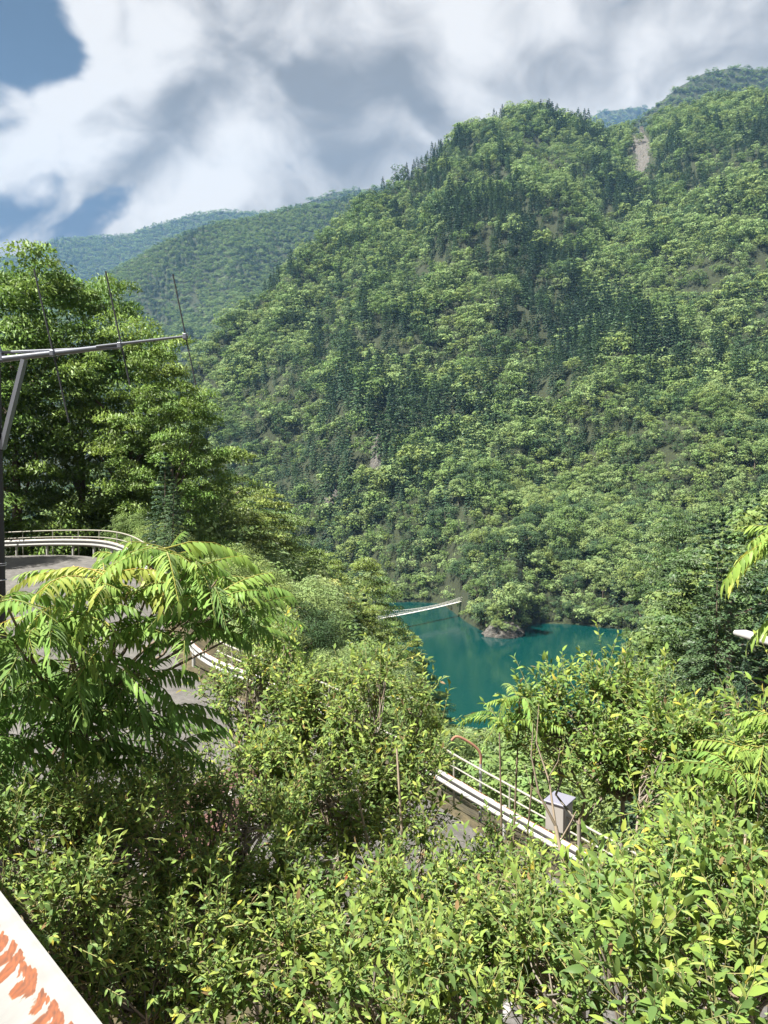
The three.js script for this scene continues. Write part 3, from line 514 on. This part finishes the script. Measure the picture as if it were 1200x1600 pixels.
// ------------------------------------------------------------------ guardrails
const WAVE = [[0, 0], [0.022, 0.006], [0.034, 0.03], [0.082, 0.058], [0.086, 0.1], [0.03, 0.145], [0.026, 0.175], [0.03, 0.205], [0.086, 0.25], [0.082, 0.292], [0.034, 0.32], [0.022, 0.344], [0, 0.35]];
function wBeam(points, normals, y0, uvLength = 4) {        // the corrugated beam along a line, with its thickness
  const p = [], uv = [], id = [], K = WAVE.length; let u = 0;
  points.forEach((a, i) => {
    if (i) u += a.distanceTo(points[i - 1]);
    for (const back of [0, 1]) WAVE.forEach(([o, h], k) => { const n = normals[i], d = o - back * 0.006; p.push(a.x + n.x * d, a.y + y0 + h, a.z + n.z * d); uv.push(u / uvLength, k / (K - 1)); });
  });
  for (let i = 0; i < points.length - 1; i++) for (const back of [0, 1]) for (let k = 0; k < K - 1; k++) { const a = i * 2 * K + back * K + k, b = a + 2 * K; back ? id.push(a, b, a + 1, a + 1, b, b + 1) : id.push(a, a + 1, b, a + 1, b + 1, b); }
  const g = new THREE.BufferGeometry(); g.setAttribute('position', new THREE.Float32BufferAttribute(p, 3)); g.setAttribute('uv', new THREE.Float32BufferAttribute(uv, 2)); g.setIndex(id); g.computeVertexNormals(); return g;
}
function sample(s) { const a = edgeCurve.getPointAt(clamp(s, 0, 1)), d = edgeCurve.getTangentAt(clamp(s, 0, 1)); return { a, n: V(-d.z, 0, d.x).normalize() }; }
function guardrail(label, s0, s1, posts) {
  const g = thing('guardrail', label, 'guardrail', 'guardrails along the outer road edge'), L = (s1 - s0) * edgeLength, n = Math.max(1, Math.round(L / 4));
  for (let k = 0; k < n; k++) {
    const pts = [], nor = [], lap = (k % 2) * 0.006;
    for (let i = 0; i <= 14; i++) { const q = sample(lerp(s0, s1, (k + i / 14 * (k < n - 1 ? 1.03 : 1)) / n)); pts.push(q.a.clone().addScaledVector(q.n, 0.1 + lap)); nor.push(q.n); }
    mesh('beam', wBeam(pts, nor, 0.42), M.beam, g);
  }
  const np = Math.round(L / 2);
  for (let k = 0; k <= np; k++) { const q = sample(lerp(s0 + 0.002, s1 - 0.002, k / np)), c = q.a.clone().addScaledVector(q.n, 0.035); mesh('post', bar(c.clone().setY(c.y - 0.5), c.clone().setY(c.y + 0.74), 0.057, 12), M.whitePaint, g); }
  return g;
}
function pipeRail(label, s0, s1) {
  const g = thing('pipe_railing', label, 'railing', 'pipe railings behind the guardrails'), L = (s1 - s0) * edgeLength, N = 30;
  for (const h of [0.84, 1.16]) mesh('rail', tube(span(s0, s1, N).map((s) => { const q = sample(s); return q.a.clone().addScaledVector(q.n, -0.22).add(V(0, h, 0)); }), h > 1 ? 0.03 : 0.024, 8, N * 2), M.pipePaint, g);
  const np = Math.round(L / 2);
  for (let k = 0; k <= np; k++) { const q = sample(lerp(s0 + 0.001, s1 - 0.001, (k + 0.35) / (np + 0.5))), c = q.a.clone().addScaledVector(q.n, -0.22); mesh('post', bar(c.clone().setY(c.y - 0.6), c.clone().setY(c.y + 1.16), 0.026, 8), M.pipePaint, g); }
}
const sAt = (px) => { let b = 0, bd = 1e9; for (let i = 0; i <= 600; i++) { const p = edgeCurve.getPointAt(i / 600), d = Math.abs(proj(p)[0] - px); if (d < bd) { bd = d; b = i / 600; } } return b; };
guardrail('white guardrail curving under the dark trees at the far side of the road', 0.02, sAt(255));
guardrail('white guardrail beside the road bend, half hidden by leaves', sAt(303), sAt(520));
guardrail('white guardrail with a rusty top running down past the grey box', sAt(655), sAt(942));
pipeRail('thin double pipe railing above the far curving guardrail', 0.02, sAt(255));
pipeRail('pale pipe railing at the road bend behind leaves', sAt(330), sAt(520));
pipeRail('cream double pipe railing sloping down behind the rusty guardrail', sAt(672), sAt(1010));
{ // the box on its post
  const s = sAt(866), q = sample(s), f = q.a.clone().addScaledVector(q.n, -0.3), b = thing('utility_box', 'grey metal control box with a sloping lid fixed behind the guardrail', 'metal box', null, f);
  b.rotation.y = 0.95; b.scale.set(1.3, 1.06, 1.3);
  const body = new THREE.MeshStandardMaterial({ color: new THREE.Color(0.24, 0.225, 0.21), roughness: 0.6 }), lidM = new THREE.MeshStandardMaterial({ color: new THREE.Color(0.2, 0.2, 0.25), roughness: 0.45, metalness: 0.2 });
  mesh('body', new RoundedBoxGeometry(0.44, 0.6, 0.34, 2, 0.012).translate(0, 1.02, 0), body, b);
  const lid = new RoundedBoxGeometry(0.5, 0.035, 0.42, 2, 0.01); lid.rotateX(0.06).translate(0, 1.35, 0.01); mesh('lid', lid, lidM, b);
  const door = mesh('door', new RoundedBoxGeometry(0.37, 0.5, 0.012, 1, 0.004).translate(0, 1.01, 0.175), body, b); mesh('handle', new THREE.BoxGeometry(0.02, 0.1, 0.02).translate(0.13, 1.02, 0.19), M.galvanised, door);
  mesh('seal_strip', new THREE.BoxGeometry(0.012, 0.14, 0.03).translate(0.226, 1.12, 0.05), M.whitePaint, b);
  mesh('support_post', bar(V(0, -0.6, 0), V(0, 0.73, 0), 0.04, 10), M.galvanised, b);
  mesh('cable', tube([V(0.26, 1.3, -0.1), V(0.42, 1.12, -0.12), V(0.5, 0.75, -0.1), V(0.62, 0.3, -0.1), V(0.66, -0.3, -0.1)], 0.018, 6, 20), M.blackPole, b);
}
{ // the crooked pipe standing behind the rail
  const q = sample(sAt(737)), a = q.a.clone().addScaledVector(q.n, -0.4), t = thing('bent_pipe', 'grey pipe behind the guardrail whose rusty top bends over', 'pipe', null, a);
  mesh('lower_pipe', bar(V(0, -0.7, 0), V(0, 1.2, 0), 0.04, 10), M.galvanised, t);
  mesh('rusty_crook', tube([V(0, 1.2, 0), V(0, 1.42, 0), V(-0.08, 1.58, 0), V(-0.3, 1.76, 0), V(-0.62, 1.9, 0), V(-0.74, 1.8, 0)], 0.034, 8, 24), M.rustPipe, t);
}
{ // railings of the steps that lead down from the road
  const t = thing('stair_railing', 'pale pipe railing at the top of the steps beyond the shrub', 'railing'), D = 22.5;
  const post = (px, top, bottom, d) => mesh('post', bar(P(px, bottom, d), P(px, top, d), 0.028, 8), M.pipePaint, t), rail = (a, b, da, db) => mesh('rail', bar(P(...a, da), P(...b, db), 0.03, 8), M.pipePaint, t);
  post(568, 1072, 1165, D); post(576, 1074, 1165, D + 0.6); post(644, 1090, 1150, D + 0.8); post(596, 1094, 1160, D + 2);
  rail([519, 1111], [568, 1073], D - 1.6, D); rail([528, 1122], [568, 1089], D - 1.5, D); rail([568, 1117], [645, 1090], D, D + 0.8); rail([576, 1084], [644, 1096], D + 0.6, D + 0.8); rail([552, 1120], [620, 1152], D - 0.5, D - 1.2); rail([576, 1084], [600, 1096], D + 0.6, D + 2);
}

{ // another length of rail, nearer, at the right
  const a = P(1110, 1372, 9.4), b = P(1290, 1452, 8.2), d = b.clone().sub(a).normalize(), n = V(-d.z, 0, d.x).normalize(), t = thing('guardrail', 'short white guardrail glimpsed through the shrubs at the right edge', 'guardrail'), pts = span(0, 1, 8).map((k) => a.clone().lerp(b, k));
  mesh('beam', wBeam(pts, pts.map(() => n), -0.1), M.beam, t);
  for (const k of [0.1, 0.9]) { const c = a.clone().lerp(b, k).addScaledVector(n, -0.07); mesh('post', bar(c.clone().setY(ground(c.x, c.z) - 0.3), c.clone().setY(c.y + 0.22), 0.057, 12), M.whitePaint, t); }
}

// ------------------------------------------------------------------ near guardrail with flaking paint
{
  const y = -1.13, A = P(135, 1600, 1.1).setY(y), dir = P(0, 1415, 1.41).setY(y).sub(A).normalize(), n = V(-dir.z, 0, dir.x).multiplyScalar(-1), t = thing('guardrail', 'rust-flaked white guardrail beam at the near corner of the viewpoint', 'guardrail');
  const pts = [], nor = []; for (let i = 0; i <= 16; i++) { pts.push(A.clone().addScaledVector(dir, -1.6 + i * 0.25)); nor.push(n); }
  mesh('beam', wBeam(pts, nor, 0, 1), M.nearBeam, t);
  for (const d of [-1.2, 0.8, 2.2]) { const c = A.clone().addScaledVector(dir, d).addScaledVector(n, -0.03); mesh('post', bar(c.clone().setY(-2.4), c.clone().setY(y + 0.2), 0.057, 14), M.whitePaint, t); }
}

// ------------------------------------------------------------------ antenna on its pole
{
  const D = 6, pole = P(-6, 800, D), y0 = ground(pole.x, -D) - 0.4;
  const p = thing('antenna_mast', 'black pole at the left edge that carries the antenna', 'pole', null, V(pole.x, 0, -D));
  mesh('pole', bar(V(0, y0, 0), V(0, P(0, 520, D).y, 0), 0.062, 14, 0.055), M.blackPole, p);
  for (const py of [883, 880, 906]) mesh('strap', new THREE.TorusGeometry(0.064, 0.004, 5, 20).rotateX(Math.PI / 2).translate(0, P(0, py, D).y, 0), M.galvanised, p);
  const a = thing('yagi_antenna', 'metal antenna boom with three upright rods reaching out over the road', 'antenna');
  const at = (px, py, d = D) => P(px, py, d);
  const d1 = 6.25;
  mesh('boom', merge([bar(at(-20, 564, D - 0.05), at(186, 540, d1), 0.024, 12, 0.02), bar(at(150, 541.5, d1 - 0.08), at(294, 525, d1 + 0.15), 0.011, 10)]), M.antenna, a);
  mesh('boom_plate', bar(at(-30, 552, D - 0.02), at(185, 543, d1 - 0.02), 0.012, 6), M.antenna, a);
  mesh('rod', bar(at(53, 420, 6.1), at(108, 660, 6.1), 0.007, 6), M.rod, a);
  mesh('rod', bar(at(165, 424, 6.25), at(203, 602, 6.25), 0.007, 6), M.rod, a);
  mesh('rod', bar(at(270, 428, 6.4), at(306, 602, 6.4), 0.006, 6), M.rod, a);
  for (const [x, y, d] of [[82, 552, 6.08], [187, 540, 6.22], [289, 526, 6.37]]) mesh('rod_clamp', new RoundedBoxGeometry(0.034, 0.05, 0.05, 1, 0.008).translate(...at(x, y, d).toArray()), M.antenna, a);
  mesh('brace', boxBetween(at(38, 562, D - 0.02), at(3, 702, D), 0.05, 0.03), M.antenna, a);
  mesh('bracket', new THREE.ConeGeometry(0.07, 0.14, 4).rotateY(0.7).translate(...at(-2, 550, D).toArray()), M.antenna, a);
  const loop = thing('hanging_wire', 'thin grey wire looping off the black pole', 'wire'); mesh('wire', tube([at(2, 665), at(-1, 690), at(3, 700), at(4, 690), at(1, 672)], 0.004, 5, 20), M.galvanised, loop);
}
{ // white bar that reaches in from the right
  const t = thing('metal_bar', 'white metal bar jutting in over the wooded spur at the right edge', 'metal bar'), a = P(1155, 988, 8), b = P(1300, 1030, 6.6);
  const g = new RoundedBoxGeometry(0.16, 0.06, a.distanceTo(b), 4, 0.028); g.applyMatrix4(new THREE.Matrix4().lookAt(a, b, V(0, 1, 0))); const c = a.clone().lerp(b, 0.5); mesh('bar', g.translate(c.x, c.y, c.z), M.whitePaint, t);
  mesh('post', bar(V(b.x + 0.02, ground(b.x, b.z) - 0.4, b.z), b.clone().add(V(0.02, -0.03, 0)), 0.05, 12), M.galvanised, t);
}

// ------------------------------------------------------------------ trees with feathered leaves close by
function frondGeometry(seed, pairs, len, droop, col) {
  const r = rng(seed), L = new Leafy(), swing = (r() - 0.5) * 0.5, at = (t) => V(swing * len * t * t, len * (0.1 * t - droop * t * t), -len * t * (1 - 0.14 * t * t));
  L.limb([0, 0.25, 0.5, 0.75, 1].map(at), 0.0035, 0.0015, 4, [col[0] * 1.5, col[1] * 0.95, col[2]]);
  for (let k = 0; k <= pairs; k++) {
    const t = 0.16 + 0.84 * k / pairs, b = at(t), f = at(Math.min(1, t + 0.05)).sub(at(t - 0.05)).normalize();
    for (const s of k === pairs ? [0] : [-1, 1]) {
      const l = 0.076 * (0.72 + 0.5 * Math.sin(Math.PI * (0.18 + 0.7 * t))) * (0.88 + 0.24 * r()) * len / 0.42, a = s ? V(s * 0.92, -0.35 - 0.75 * r(), 0).addScaledVector(f, 0.3 + 0.4 * r()).normalize() : f.clone();
      const n0 = V(s * 0.35 + 0.3 * (r() - 0.5), 1, -0.15 + 0.7 * (r() - 0.5)), side = a.clone().cross(n0).normalize(), n = side.clone().cross(a).normalize();
      L.leaf(b, a, side, n, l, l * 0.25, 0.15 + 0.4 * r(), tint(col, r, 0.22), 0.25);
    }
  }
  return L.geometry();
}
const frondSets = [[0.15, 0.265, 0.05], [0.115, 0.215, 0.045], [0.2, 0.305, 0.055], [0.3, 0.35, 0.065]].map((c, i) => [0, 1, 2, 3, 4].map((v) => frondGeometry(100 + i * 7 + v, 10 + v, 0.34 + 0.025 * v, 0.22 + 0.13 * ((v * 2) % 5), c)));
function featherTree(name, label, base, tips, seed, forkAt = 0.75) {
  const r = rng(seed), t = thing(name, label, 'tree', null, base), L = new Leafy(), bark = [0.16, 0.12, 0.085];
  const local = (p) => p.clone().sub(base), fork = typeof forkAt === 'number' ? local(tips[0].p).multiplyScalar(forkAt).add(V(0, 0.05, 0)) : local(forkAt);
  L.limb([V(0, -0.3, 0), fork.clone().multiplyScalar(0.5).add(V(0.05, 0, 0.03)), fork], 0.035, 0.02, 7, bark);
  for (const { p, n, set, len = 1, look } of tips) {
    const e = local(p), mid = fork.clone().lerp(e, 0.5).add(V((r() - 0.5) * 0.14, -0.02 + (r() - 0.5) * 0.1, (r() - 0.5) * 0.14));
    L.limb([fork, mid, e], 0.01, 0.004, 5, bark);
    const out = e.clone().sub(fork).setY(0).normalize(), a0 = Math.atan2(out.z, out.x);
    for (let k = 0; k < n + 3; k++) {
      const az = look !== undefined ? look + (k / (n + 2) - 0.5) * 1.5 + (r() - 0.5) * 0.2 : a0 + (k / (n + 3)) * 6.283 + (r() - 0.5) * 0.7, up = 0.05 + 0.5 * r() - 0.15 * (k % 2), s = (0.5 + 0.5 * r()) * len;
      const m = mesh('compound_leaf', frondSets[Array.isArray(set) ? set[k % set.length] : set][Math.floor(r() * 5)], M.shrub, t);
      m.position.copy(e).add(V((r() - 0.5) * 0.05, (r() - 0.5) * 0.06, (r() - 0.5) * 0.05)); m.rotation.set(up, -az - Math.PI / 2, (r() - 0.5) * 0.9, 'YXZ'); m.scale.setScalar(s);
    }
  }
  mesh('trunk', L.geometry(), M.twig, t);
  return t;
}
const tip = (px, py, D, n, set, extra = {}) => ({ p: P(px, py, D), n, set, ...extra });
const footing = (px, D) => { const p = P(px, 800, D); return V(p.x, ground(p.x, -D), -D); };
featherTree('feather_leaved_tree', 'small tree with long feathery compound leaves, some yellowing, overhanging the road', footing(40, 3.6), [
  tip(180, 985, 3.1, 8, [0, 2]), tip(155, 912, 3.0, 8, [3, 3, 2, 0]), tip(255, 868, 3.2, 8, [2, 2, 0]), tip(330, 930, 3.2, 8, [0, 2, 1]), tip(372, 962, 3.3, 7, [0, 1]), tip(290, 985, 3.2, 7, [0, 1]), tip(70, 985, 2.8, 8, [0, 2]), tip(20, 1000, 2.7, 7, [0, 1]), tip(110, 1040, 3.0, 8, [0, 1]), tip(210, 1060, 3.2, 7, [1, 1, 0]), tip(30, 1080, 2.9, 8, [1, 0]), tip(130, 1120, 3.1, 8, [1]), tip(60, 1160, 3.1, 8, [1]), tip(230, 1120, 3.3, 6, [1]), tip(250, 1180, 3.4, 6, [1]), tip(150, 1190, 3.4, 7, [1]), tip(40, 1230, 3.3, 7, [1]), tip(10, 945, 2.6, 4, [0]), tip(340, 905, 3.5, 6, [2, 0]), tip(300, 885, 3.3, 7, [2, 0]), tip(345, 930, 3.4, 7, [0, 2]), tip(385, 985, 3.5, 6, [0]), tip(235, 885, 3.3, 6, [2, 3, 2]), tip(125, 905, 3.2, 6, [3, 2]), tip(-40, 1050, 2.7, 8, [0, 1]), tip(-30, 1160, 2.9, 8, [1]), tip(30, 1290, 3.4, 6, [1]), tip(90, 955, 2.9, 6, [3, 0, 2]), tip(200, 925, 3.1, 6, [2, 0]), tip(130, 985, 3.1, 7, [0, 2]), tip(80, 1100, 3.2, 7, [1]), tip(190, 1150, 3.5, 6, [1]), tip(110, 1230, 3.5, 7, [1]), tip(0, 1190, 3.1, 7, [1]), tip(170, 1250, 3.6, 7, [1]), tip(60, 1060, 3.3, 7, [1, 0]), tip(160, 1080, 3.3, 7, [1, 0]), tip(100, 1170, 3.3, 7, [1]),
], 4, P(125, 1115, 3.4));
featherTree('feather_leaved_tree', 'feathery compound leaves reaching in from the right edge above the spur', footing(1420, 3), [tip(1262, 838, 3.1, 7, [2, 3, 2], { look: Math.PI, len: 0.9 }), tip(1335, 935, 3.1, 4, [2], { look: Math.PI }), tip(1330, 900, 3.1, 5, [2])], 6);
featherTree('feather_leaved_tree', 'low sapling with fine feathery leaves at the right edge among shrubs', footing(1230, 3.4), [tip(1190, 1170, 3.1, 8, [2], { len: 0.85 }), tip(1150, 1215, 3.0, 7, [2, 0], { len: 0.8 }), tip(1240, 1130, 3.1, 7, [2], { len: 0.85 })], 7);
featherTree('feather_leaved_tree', 'sapling with drooping feathery leaves below the near shore of the lake', footing(860, 4.6), [tip(812, 1092, 4.3, 7, [2, 0], { len: 0.75 }), tip(780, 1120, 4.4, 6, [0, 2], { len: 0.7 }), tip(840, 1130, 4.3, 6, [2, 0], { len: 0.75 })], 8);

// ------------------------------------------------------------------ shrubs on the bank below the viewpoint
const unitLeaf = [[0.195, 0.288, 0.05], [0.14, 0.222, 0.046], [0.262, 0.328, 0.06], [0.088, 0.16, 0.038]].map((c) => { const L = new Leafy(); L.leaf(V(0, 0, 0), V(0, 0, -1), V(1, 0, 0), V(0, 1, 0), 1, 0.4, 0.3, c, 0.22, true); return L.geometry(); });
function shrub(label, base, blobs, o = {}) {
  const r = rng(o.seed), t = thing('shrub', label, 'shrub', 'shrubs on the bank below the viewpoint', base), F = new Leafy(), S = new Leafy(), bark = [0.17, 0.14, 0.11], leaves = [];
  const size = o.leaf ?? 0.038, cols = o.cols ?? [[0.205, 0.29, 0.054], [0.148, 0.225, 0.048], [0.265, 0.325, 0.064], [0.09, 0.158, 0.038]];
  const mid = V(0, 0, 0); for (const [px, py, D] of blobs) mid.add(P(px, py, D).sub(base)); mid.divideScalar(blobs.length);
  const low = Math.min(...blobs.map(([px, py, D]) => P(px, py, D).y - base.y)), forks = [];
  for (let k = 0; k < 3; k++) {
    const foot = V((r() - 0.5) * 0.3, -0.15, (r() - 0.5) * 0.3), e = V(mid.x * 0.7 + (r() - 0.5) * 0.5, Math.max(0.12, low - 0.1 - 0.3 * r()), mid.z * 0.7 + (r() - 0.5) * 0.3), m1 = foot.clone().lerp(e, 0.5).add(V((r() - 0.5) * 0.12, 0, (r() - 0.5) * 0.12));
    S.limb([foot, m1, e], 0.02, 0.012, 6, tint(bark, r, 0.3)); forks.push(e);
  }
  for (const [px, py, D, rp, dens = 1] of blobs) {
    const C = P(px, py, D).sub(base), R = rp * D / FOCAL, mains = [];
    for (let k = 0; k < 2 + Math.floor(R * 3); k++) {
      const foot = forks[Math.floor(r() * 3)], e = C.clone().add(V((r() - 0.5) * R, R * (0.1 + 0.5 * r()), (r() - 0.5) * R)), m1 = foot.clone().lerp(e, 0.35).add(V((r() - 0.5) * 0.2, -0.06, (r() - 0.5) * 0.2)), m2 = foot.clone().lerp(e, 0.72).add(V((r() - 0.5) * 0.16, -0.03, (r() - 0.5) * 0.16));
      S.limb([foot, m1, m2, e], 0.009 + 0.004 * r(), 0.002, 5, tint(bark, r, 0.3)); mains.push([m1, m2, e]);
    }
    const twigs = Math.round(235 * dens * Math.pow(R / 0.4, 2) * Math.pow(0.052 / size, 1.1));
    const knots = Array.from({ length: 5 + Math.floor(R * 14) }, () => unit(r).multiplyScalar(R * (0.25 + 0.6 * Math.sqrt(r()))));
    for (let k = 0; k < twigs; k++) {
      const o0 = unit(r), p0 = C.clone().add(knots[Math.floor(r() * knots.length)]).addScaledVector(o0, R * 0.2 * r()), d = o0.clone().multiplyScalar(0.5).add(V(0, 0.75, 0)).addScaledVector(unit(r), 0.6).normalize(), len = (0.14 + 0.2 * r()) * size / 0.052;
      const m = mains[Math.floor(r() * mains.length)], from = m[1].clone().lerp(r() < 0.5 ? m[0] : m[2], r() * 0.8);
      if (r() < 0.5) S.limb([from, from.clone().lerp(p0, 0.6).add(V(0, -0.02, 0)), p0], 0.004, 0.0022, 4, tint(bark, r, 0.3));
      const e = p0.clone().addScaledVector(d, len); S.limb([p0, e], 0.0022, 0.001, 3, [0.2, 0.19, 0.07]);
      const nl = Math.round(len / (size * 0.42)), x = unit(r).cross(d).normalize(), y = d.clone().cross(x), young = r();
      for (let j = 0; j <= nl; j++) {
        const f = j / nl, az = j * 2.4 + r(), out = x.clone().multiplyScalar(Math.cos(az)).addScaledVector(y, Math.sin(az)), a = out.multiplyScalar(0.9 - 0.45 * f).addScaledVector(d, 0.35 + 0.6 * f).add(V(0, -0.1 - 0.2 * r(), 0)).normalize();
        let n = V(0, 1, 0).addScaledVector(unit(r), 0.75); const s = a.clone().cross(n).normalize(); n = s.clone().cross(a).normalize();
        const L = size * (0.5 + 0.55 * r() + 0.5 * r() * r()), b = p0.clone().addScaledVector(d, len * f), u = r() + (f > 0.7 ? 0.15 : -0.1) + (young - 0.5) * 0.4;
        let c = u > 0.9 ? 2 : u > 0.6 ? 0 : u > 0.3 ? 1 : 3; let col = tint(cols[c], r, 0.22); const odd = r(); if (odd < 0.012) col = [0.42, 0.36, 0.05]; else if (odd > 0.985) col = [0.2, 0.13, 0.055]; else if (odd < 0.0128) col = [0.3, 0.1, 0.05];
        const dist = Math.hypot(b.x + base.x, b.y + base.y, b.z + base.z);
        leaves.push({ b, a, s, n, L, col, c, show: L / dist * (0.5 + Math.max(0, o0.z * 0.6 + o0.y * 0.5)) });
      }
    }
  }
  leaves.sort((p, q) => q.show - p.show);
  const own = Math.min(o.own ?? 120, leaves.length), basis = new THREE.Matrix4();
  leaves.forEach((l, i) => {
    if (i >= own) return F.leaf(l.b, l.a, l.s, l.n, l.L, l.L * 0.39, 0.3, l.col, 0.24, size > 0.05);
    const m = mesh('leaf', unitLeaf[l.c], M.shrub, t); basis.makeBasis(l.s, l.n, l.a.clone().negate()); m.quaternion.setFromRotationMatrix(basis); m.position.copy(l.b); m.scale.setScalar(l.L);
  });
  const f = mesh('foliage', F.geometry(), M.shrub, t); f.userData.kind = 'stuff';
  mesh('stems', S.geometry(), M.twig, t);
  shrub.count = (shrub.count ?? 0) + leaves.length;
}
const lush = [[0.19, 0.285, 0.048], [0.135, 0.22, 0.044], [0.265, 0.33, 0.058], [0.09, 0.165, 0.038]];
shrub('leafy shrub beside the rusty guardrail corner, under the feathery tree', footing(110, 2.9), [[40, 1340, 2.7, 110], [150, 1310, 2.8, 100], [240, 1280, 3.0, 80, 0.9], [110, 1270, 2.9, 60, 0.8], [100, 1460, 2.5, 130], [190, 1440, 2.7, 110]], { leaf: 0.033, seed: 1 });
shrub('small-leaved shrub at the bottom beside the rusty beam', footing(220, 2.5), [[190, 1560, 2.5, 120], [290, 1540, 2.6, 120], [130, 1520, 2.6, 80]], { leaf: 0.033, seed: 2 });
shrub('dense shrub in front of the road between beam and tall twiggy shrub', footing(320, 3.4), [[280, 1310, 3.3, 90], [355, 1310, 3.5, 100], [310, 1400, 3.0, 120], [400, 1420, 3.2, 110], [230, 1250, 4.4, 50, 0.7]], { leaf: 0.033, seed: 3, own: 160 });
shrub('yellowish shrub rising before the road and guardrail at the bend', footing(420, 4.6), [[395, 1090, 4.8, 60, 0.8], [440, 1040, 5.0, 60, 0.8], [470, 1130, 4.7, 80], [410, 1180, 4.6, 80], [350, 1090, 4.9, 45, 0.6], [440, 1260, 4.3, 100], [320, 1220, 4.5, 50, 0.6]], { seed: 4, leaf: 0.042, own: 160 });
shrub('tall twiggy shrub in the middle with light shoots above the railing', footing(560, 4.2), [[500, 1190, 4.5, 80], [560, 1130, 4.5, 70, 0.8], [590, 1065, 4.5, 45, 0.8], [600, 1200, 4.4, 80, 0.8], [650, 1130, 4.6, 55, 0.7], [540, 1290, 4.0, 110], [650, 1260, 4.2, 80, 0.8], [560, 1060, 4.7, 35, 0.6], [680, 1190, 4.4, 40, 0.6]], { seed: 5, leaf: 0.042, own: 200 });
shrub('dense leafy shrub at the bottom middle', footing(520, 2.8), [[470, 1400, 3.2, 120], [560, 1440, 3.0, 120], [430, 1530, 2.6, 120], [520, 1560, 2.5, 120]], { seed: 6, own: 200 });
shrub('shrub with grey stems showing, under the middle of the rusty guardrail', footing(660, 3.4), [[650, 1380, 3.5, 90, 0.8], [720, 1440, 3.2, 90, 0.8], [640, 1500, 2.8, 110], [720, 1560, 2.5, 110], [760, 1490, 2.8, 80], [620, 1590, 2.2, 110], [700, 1620, 2.1, 100]], { seed: 7, own: 160 });
shrub('low bright bush directly below the rusty guardrail', footing(790, 4.4), [[770, 1345, 4.3, 50], [800, 1400, 4.0, 70], [740, 1370, 4.2, 40, 0.7]], { seed: 8, cols: lush, own: 100 });
shrub('leggy shrub with bare forked stems and a leafy top before the lake', footing(985, 4.4), [[905, 1105, 4.3, 55, 0.8], [960, 1075, 4.3, 50, 0.7], [940, 1150, 4.2, 80], [860, 1160, 4.3, 70, 0.8], [1000, 1170, 4.1, 80], [955, 1205, 4.1, 50, 0.7], [850, 1080, 4.4, 35, 0.6], [1040, 1110, 4.2, 50, 0.7]], { seed: 9, leaf: 0.046, cols: lush, own: 200 });
shrub('leafy shrub at the right, behind the bottom large-leaved one', footing(1090, 3.6), [[1080, 1200, 3.7, 90], [1150, 1270, 3.4, 110], [1065, 1285, 3.6, 75], [1180, 1370, 3.0, 110], [1060, 1350, 3.3, 90, 0.8]], { seed: 10, leaf: 0.046, cols: lush, own: 220 });
shrub('mid-sized shrub among dry stems below the grey box', footing(860, 3.0), [[850, 1460, 3.0, 90], [790, 1520, 2.7, 100], [940, 1430, 3.1, 80, 0.8], [870, 1560, 2.4, 110]], { seed: 11, own: 180 });
shrub('large-leaved shrub filling the bottom right corner, one leaf reddish', footing(1060, 2.2), [[1010, 1430, 2.6, 100], [1100, 1450, 2.3, 120], [1180, 1520, 2.0, 120], [980, 1540, 2.1, 120], [1080, 1570, 1.9, 130]], { seed: 12, leaf: 0.046, cols: lush, own: 300 });
[[1330, 3.2], [1480, 4.2], [1420, 5.6]].forEach(([px, D], n) => shrub(['shrub past the right edge beside the short guardrail', 'farther shrub past the right edge below the bar post', 'farthest shrub past the right edge near the road'][n], footing(px, D), [[px - 60, 1180 + 60 * n, D, 110, 0.8], [px + 60, 1220 + 40 * n, D, 110, 0.8], [px, 1330 + 30 * n, D * 0.95, 120, 0.8]], { seed: 40 + n, leaf: 0.05, cols: lush, own: 0 }));
console.log('shrub leaves', shrub.count);
{ // dry bare stems standing among the shrubs
  const dry = new THREE.MeshStandardMaterial({ color: new THREE.Color(0.25, 0.2, 0.15), roughness: 0.95 });
  const stem = (label, base, branches) => { const t = thing('dry_stem', label, 'dead branch', null, base), L = new Leafy(); branches.forEach(([r0, r1, ...pts]) => L.limb(pts.map((a) => P(...a).sub(base)), r0 * 0.75, r1, 6, [1, 1, 1])); mesh('branch', L.geometry(), dry, t); };
  stem('pale dry forked stem crossing in front of the grey box', footing(910, 3.4), [[0.014, 0.009, [912, 1530, 3.3], [895, 1420, 3.4], [868, 1290, 3.5]], [0.009, 0.0015, [868, 1290, 3.5], [842, 1240, 3.5], [830, 1180, 3.5], [833, 1130, 3.5]], [0.008, 0.0015, [868, 1290, 3.5], [858, 1220, 3.55], [838, 1160, 3.6], [842, 1100, 3.6]], [0.004, 0.001, [845, 1245, 3.5], [828, 1225, 3.5], [818, 1190, 3.5]], [0.004, 0.001, [857, 1215, 3.55], [872, 1190, 3.5], [876, 1165, 3.5]], [0.006, 0.002, [878, 1310, 3.45], [892, 1285, 3.4], [900, 1268, 3.4]]]);
  stem('dry whitish twig at the right edge over the white guardrail', footing(1180, 2.8), [[0.01, 0.005, [1165, 1480, 2.8], [1160, 1400, 2.9], [1165, 1300, 3.0]], [0.007, 0.003, [1160, 1430, 2.85], [1185, 1390, 2.8], [1205, 1350, 2.8]]]);
  stem('grey forked trunk standing inside the bottom middle shrubs', footing(610, 3.5), [[0.02, 0.014, [600, 1520, 3.4], [610, 1440, 3.45], [612, 1385, 3.5]], [0.012, 0.005, [612, 1385, 3.5], [580, 1340, 3.55], [560, 1250, 3.6]], [0.012, 0.005, [612, 1385, 3.5], [628, 1300, 3.5], [620, 1170, 3.6]]]);
}
renderer.render(scene, camera);
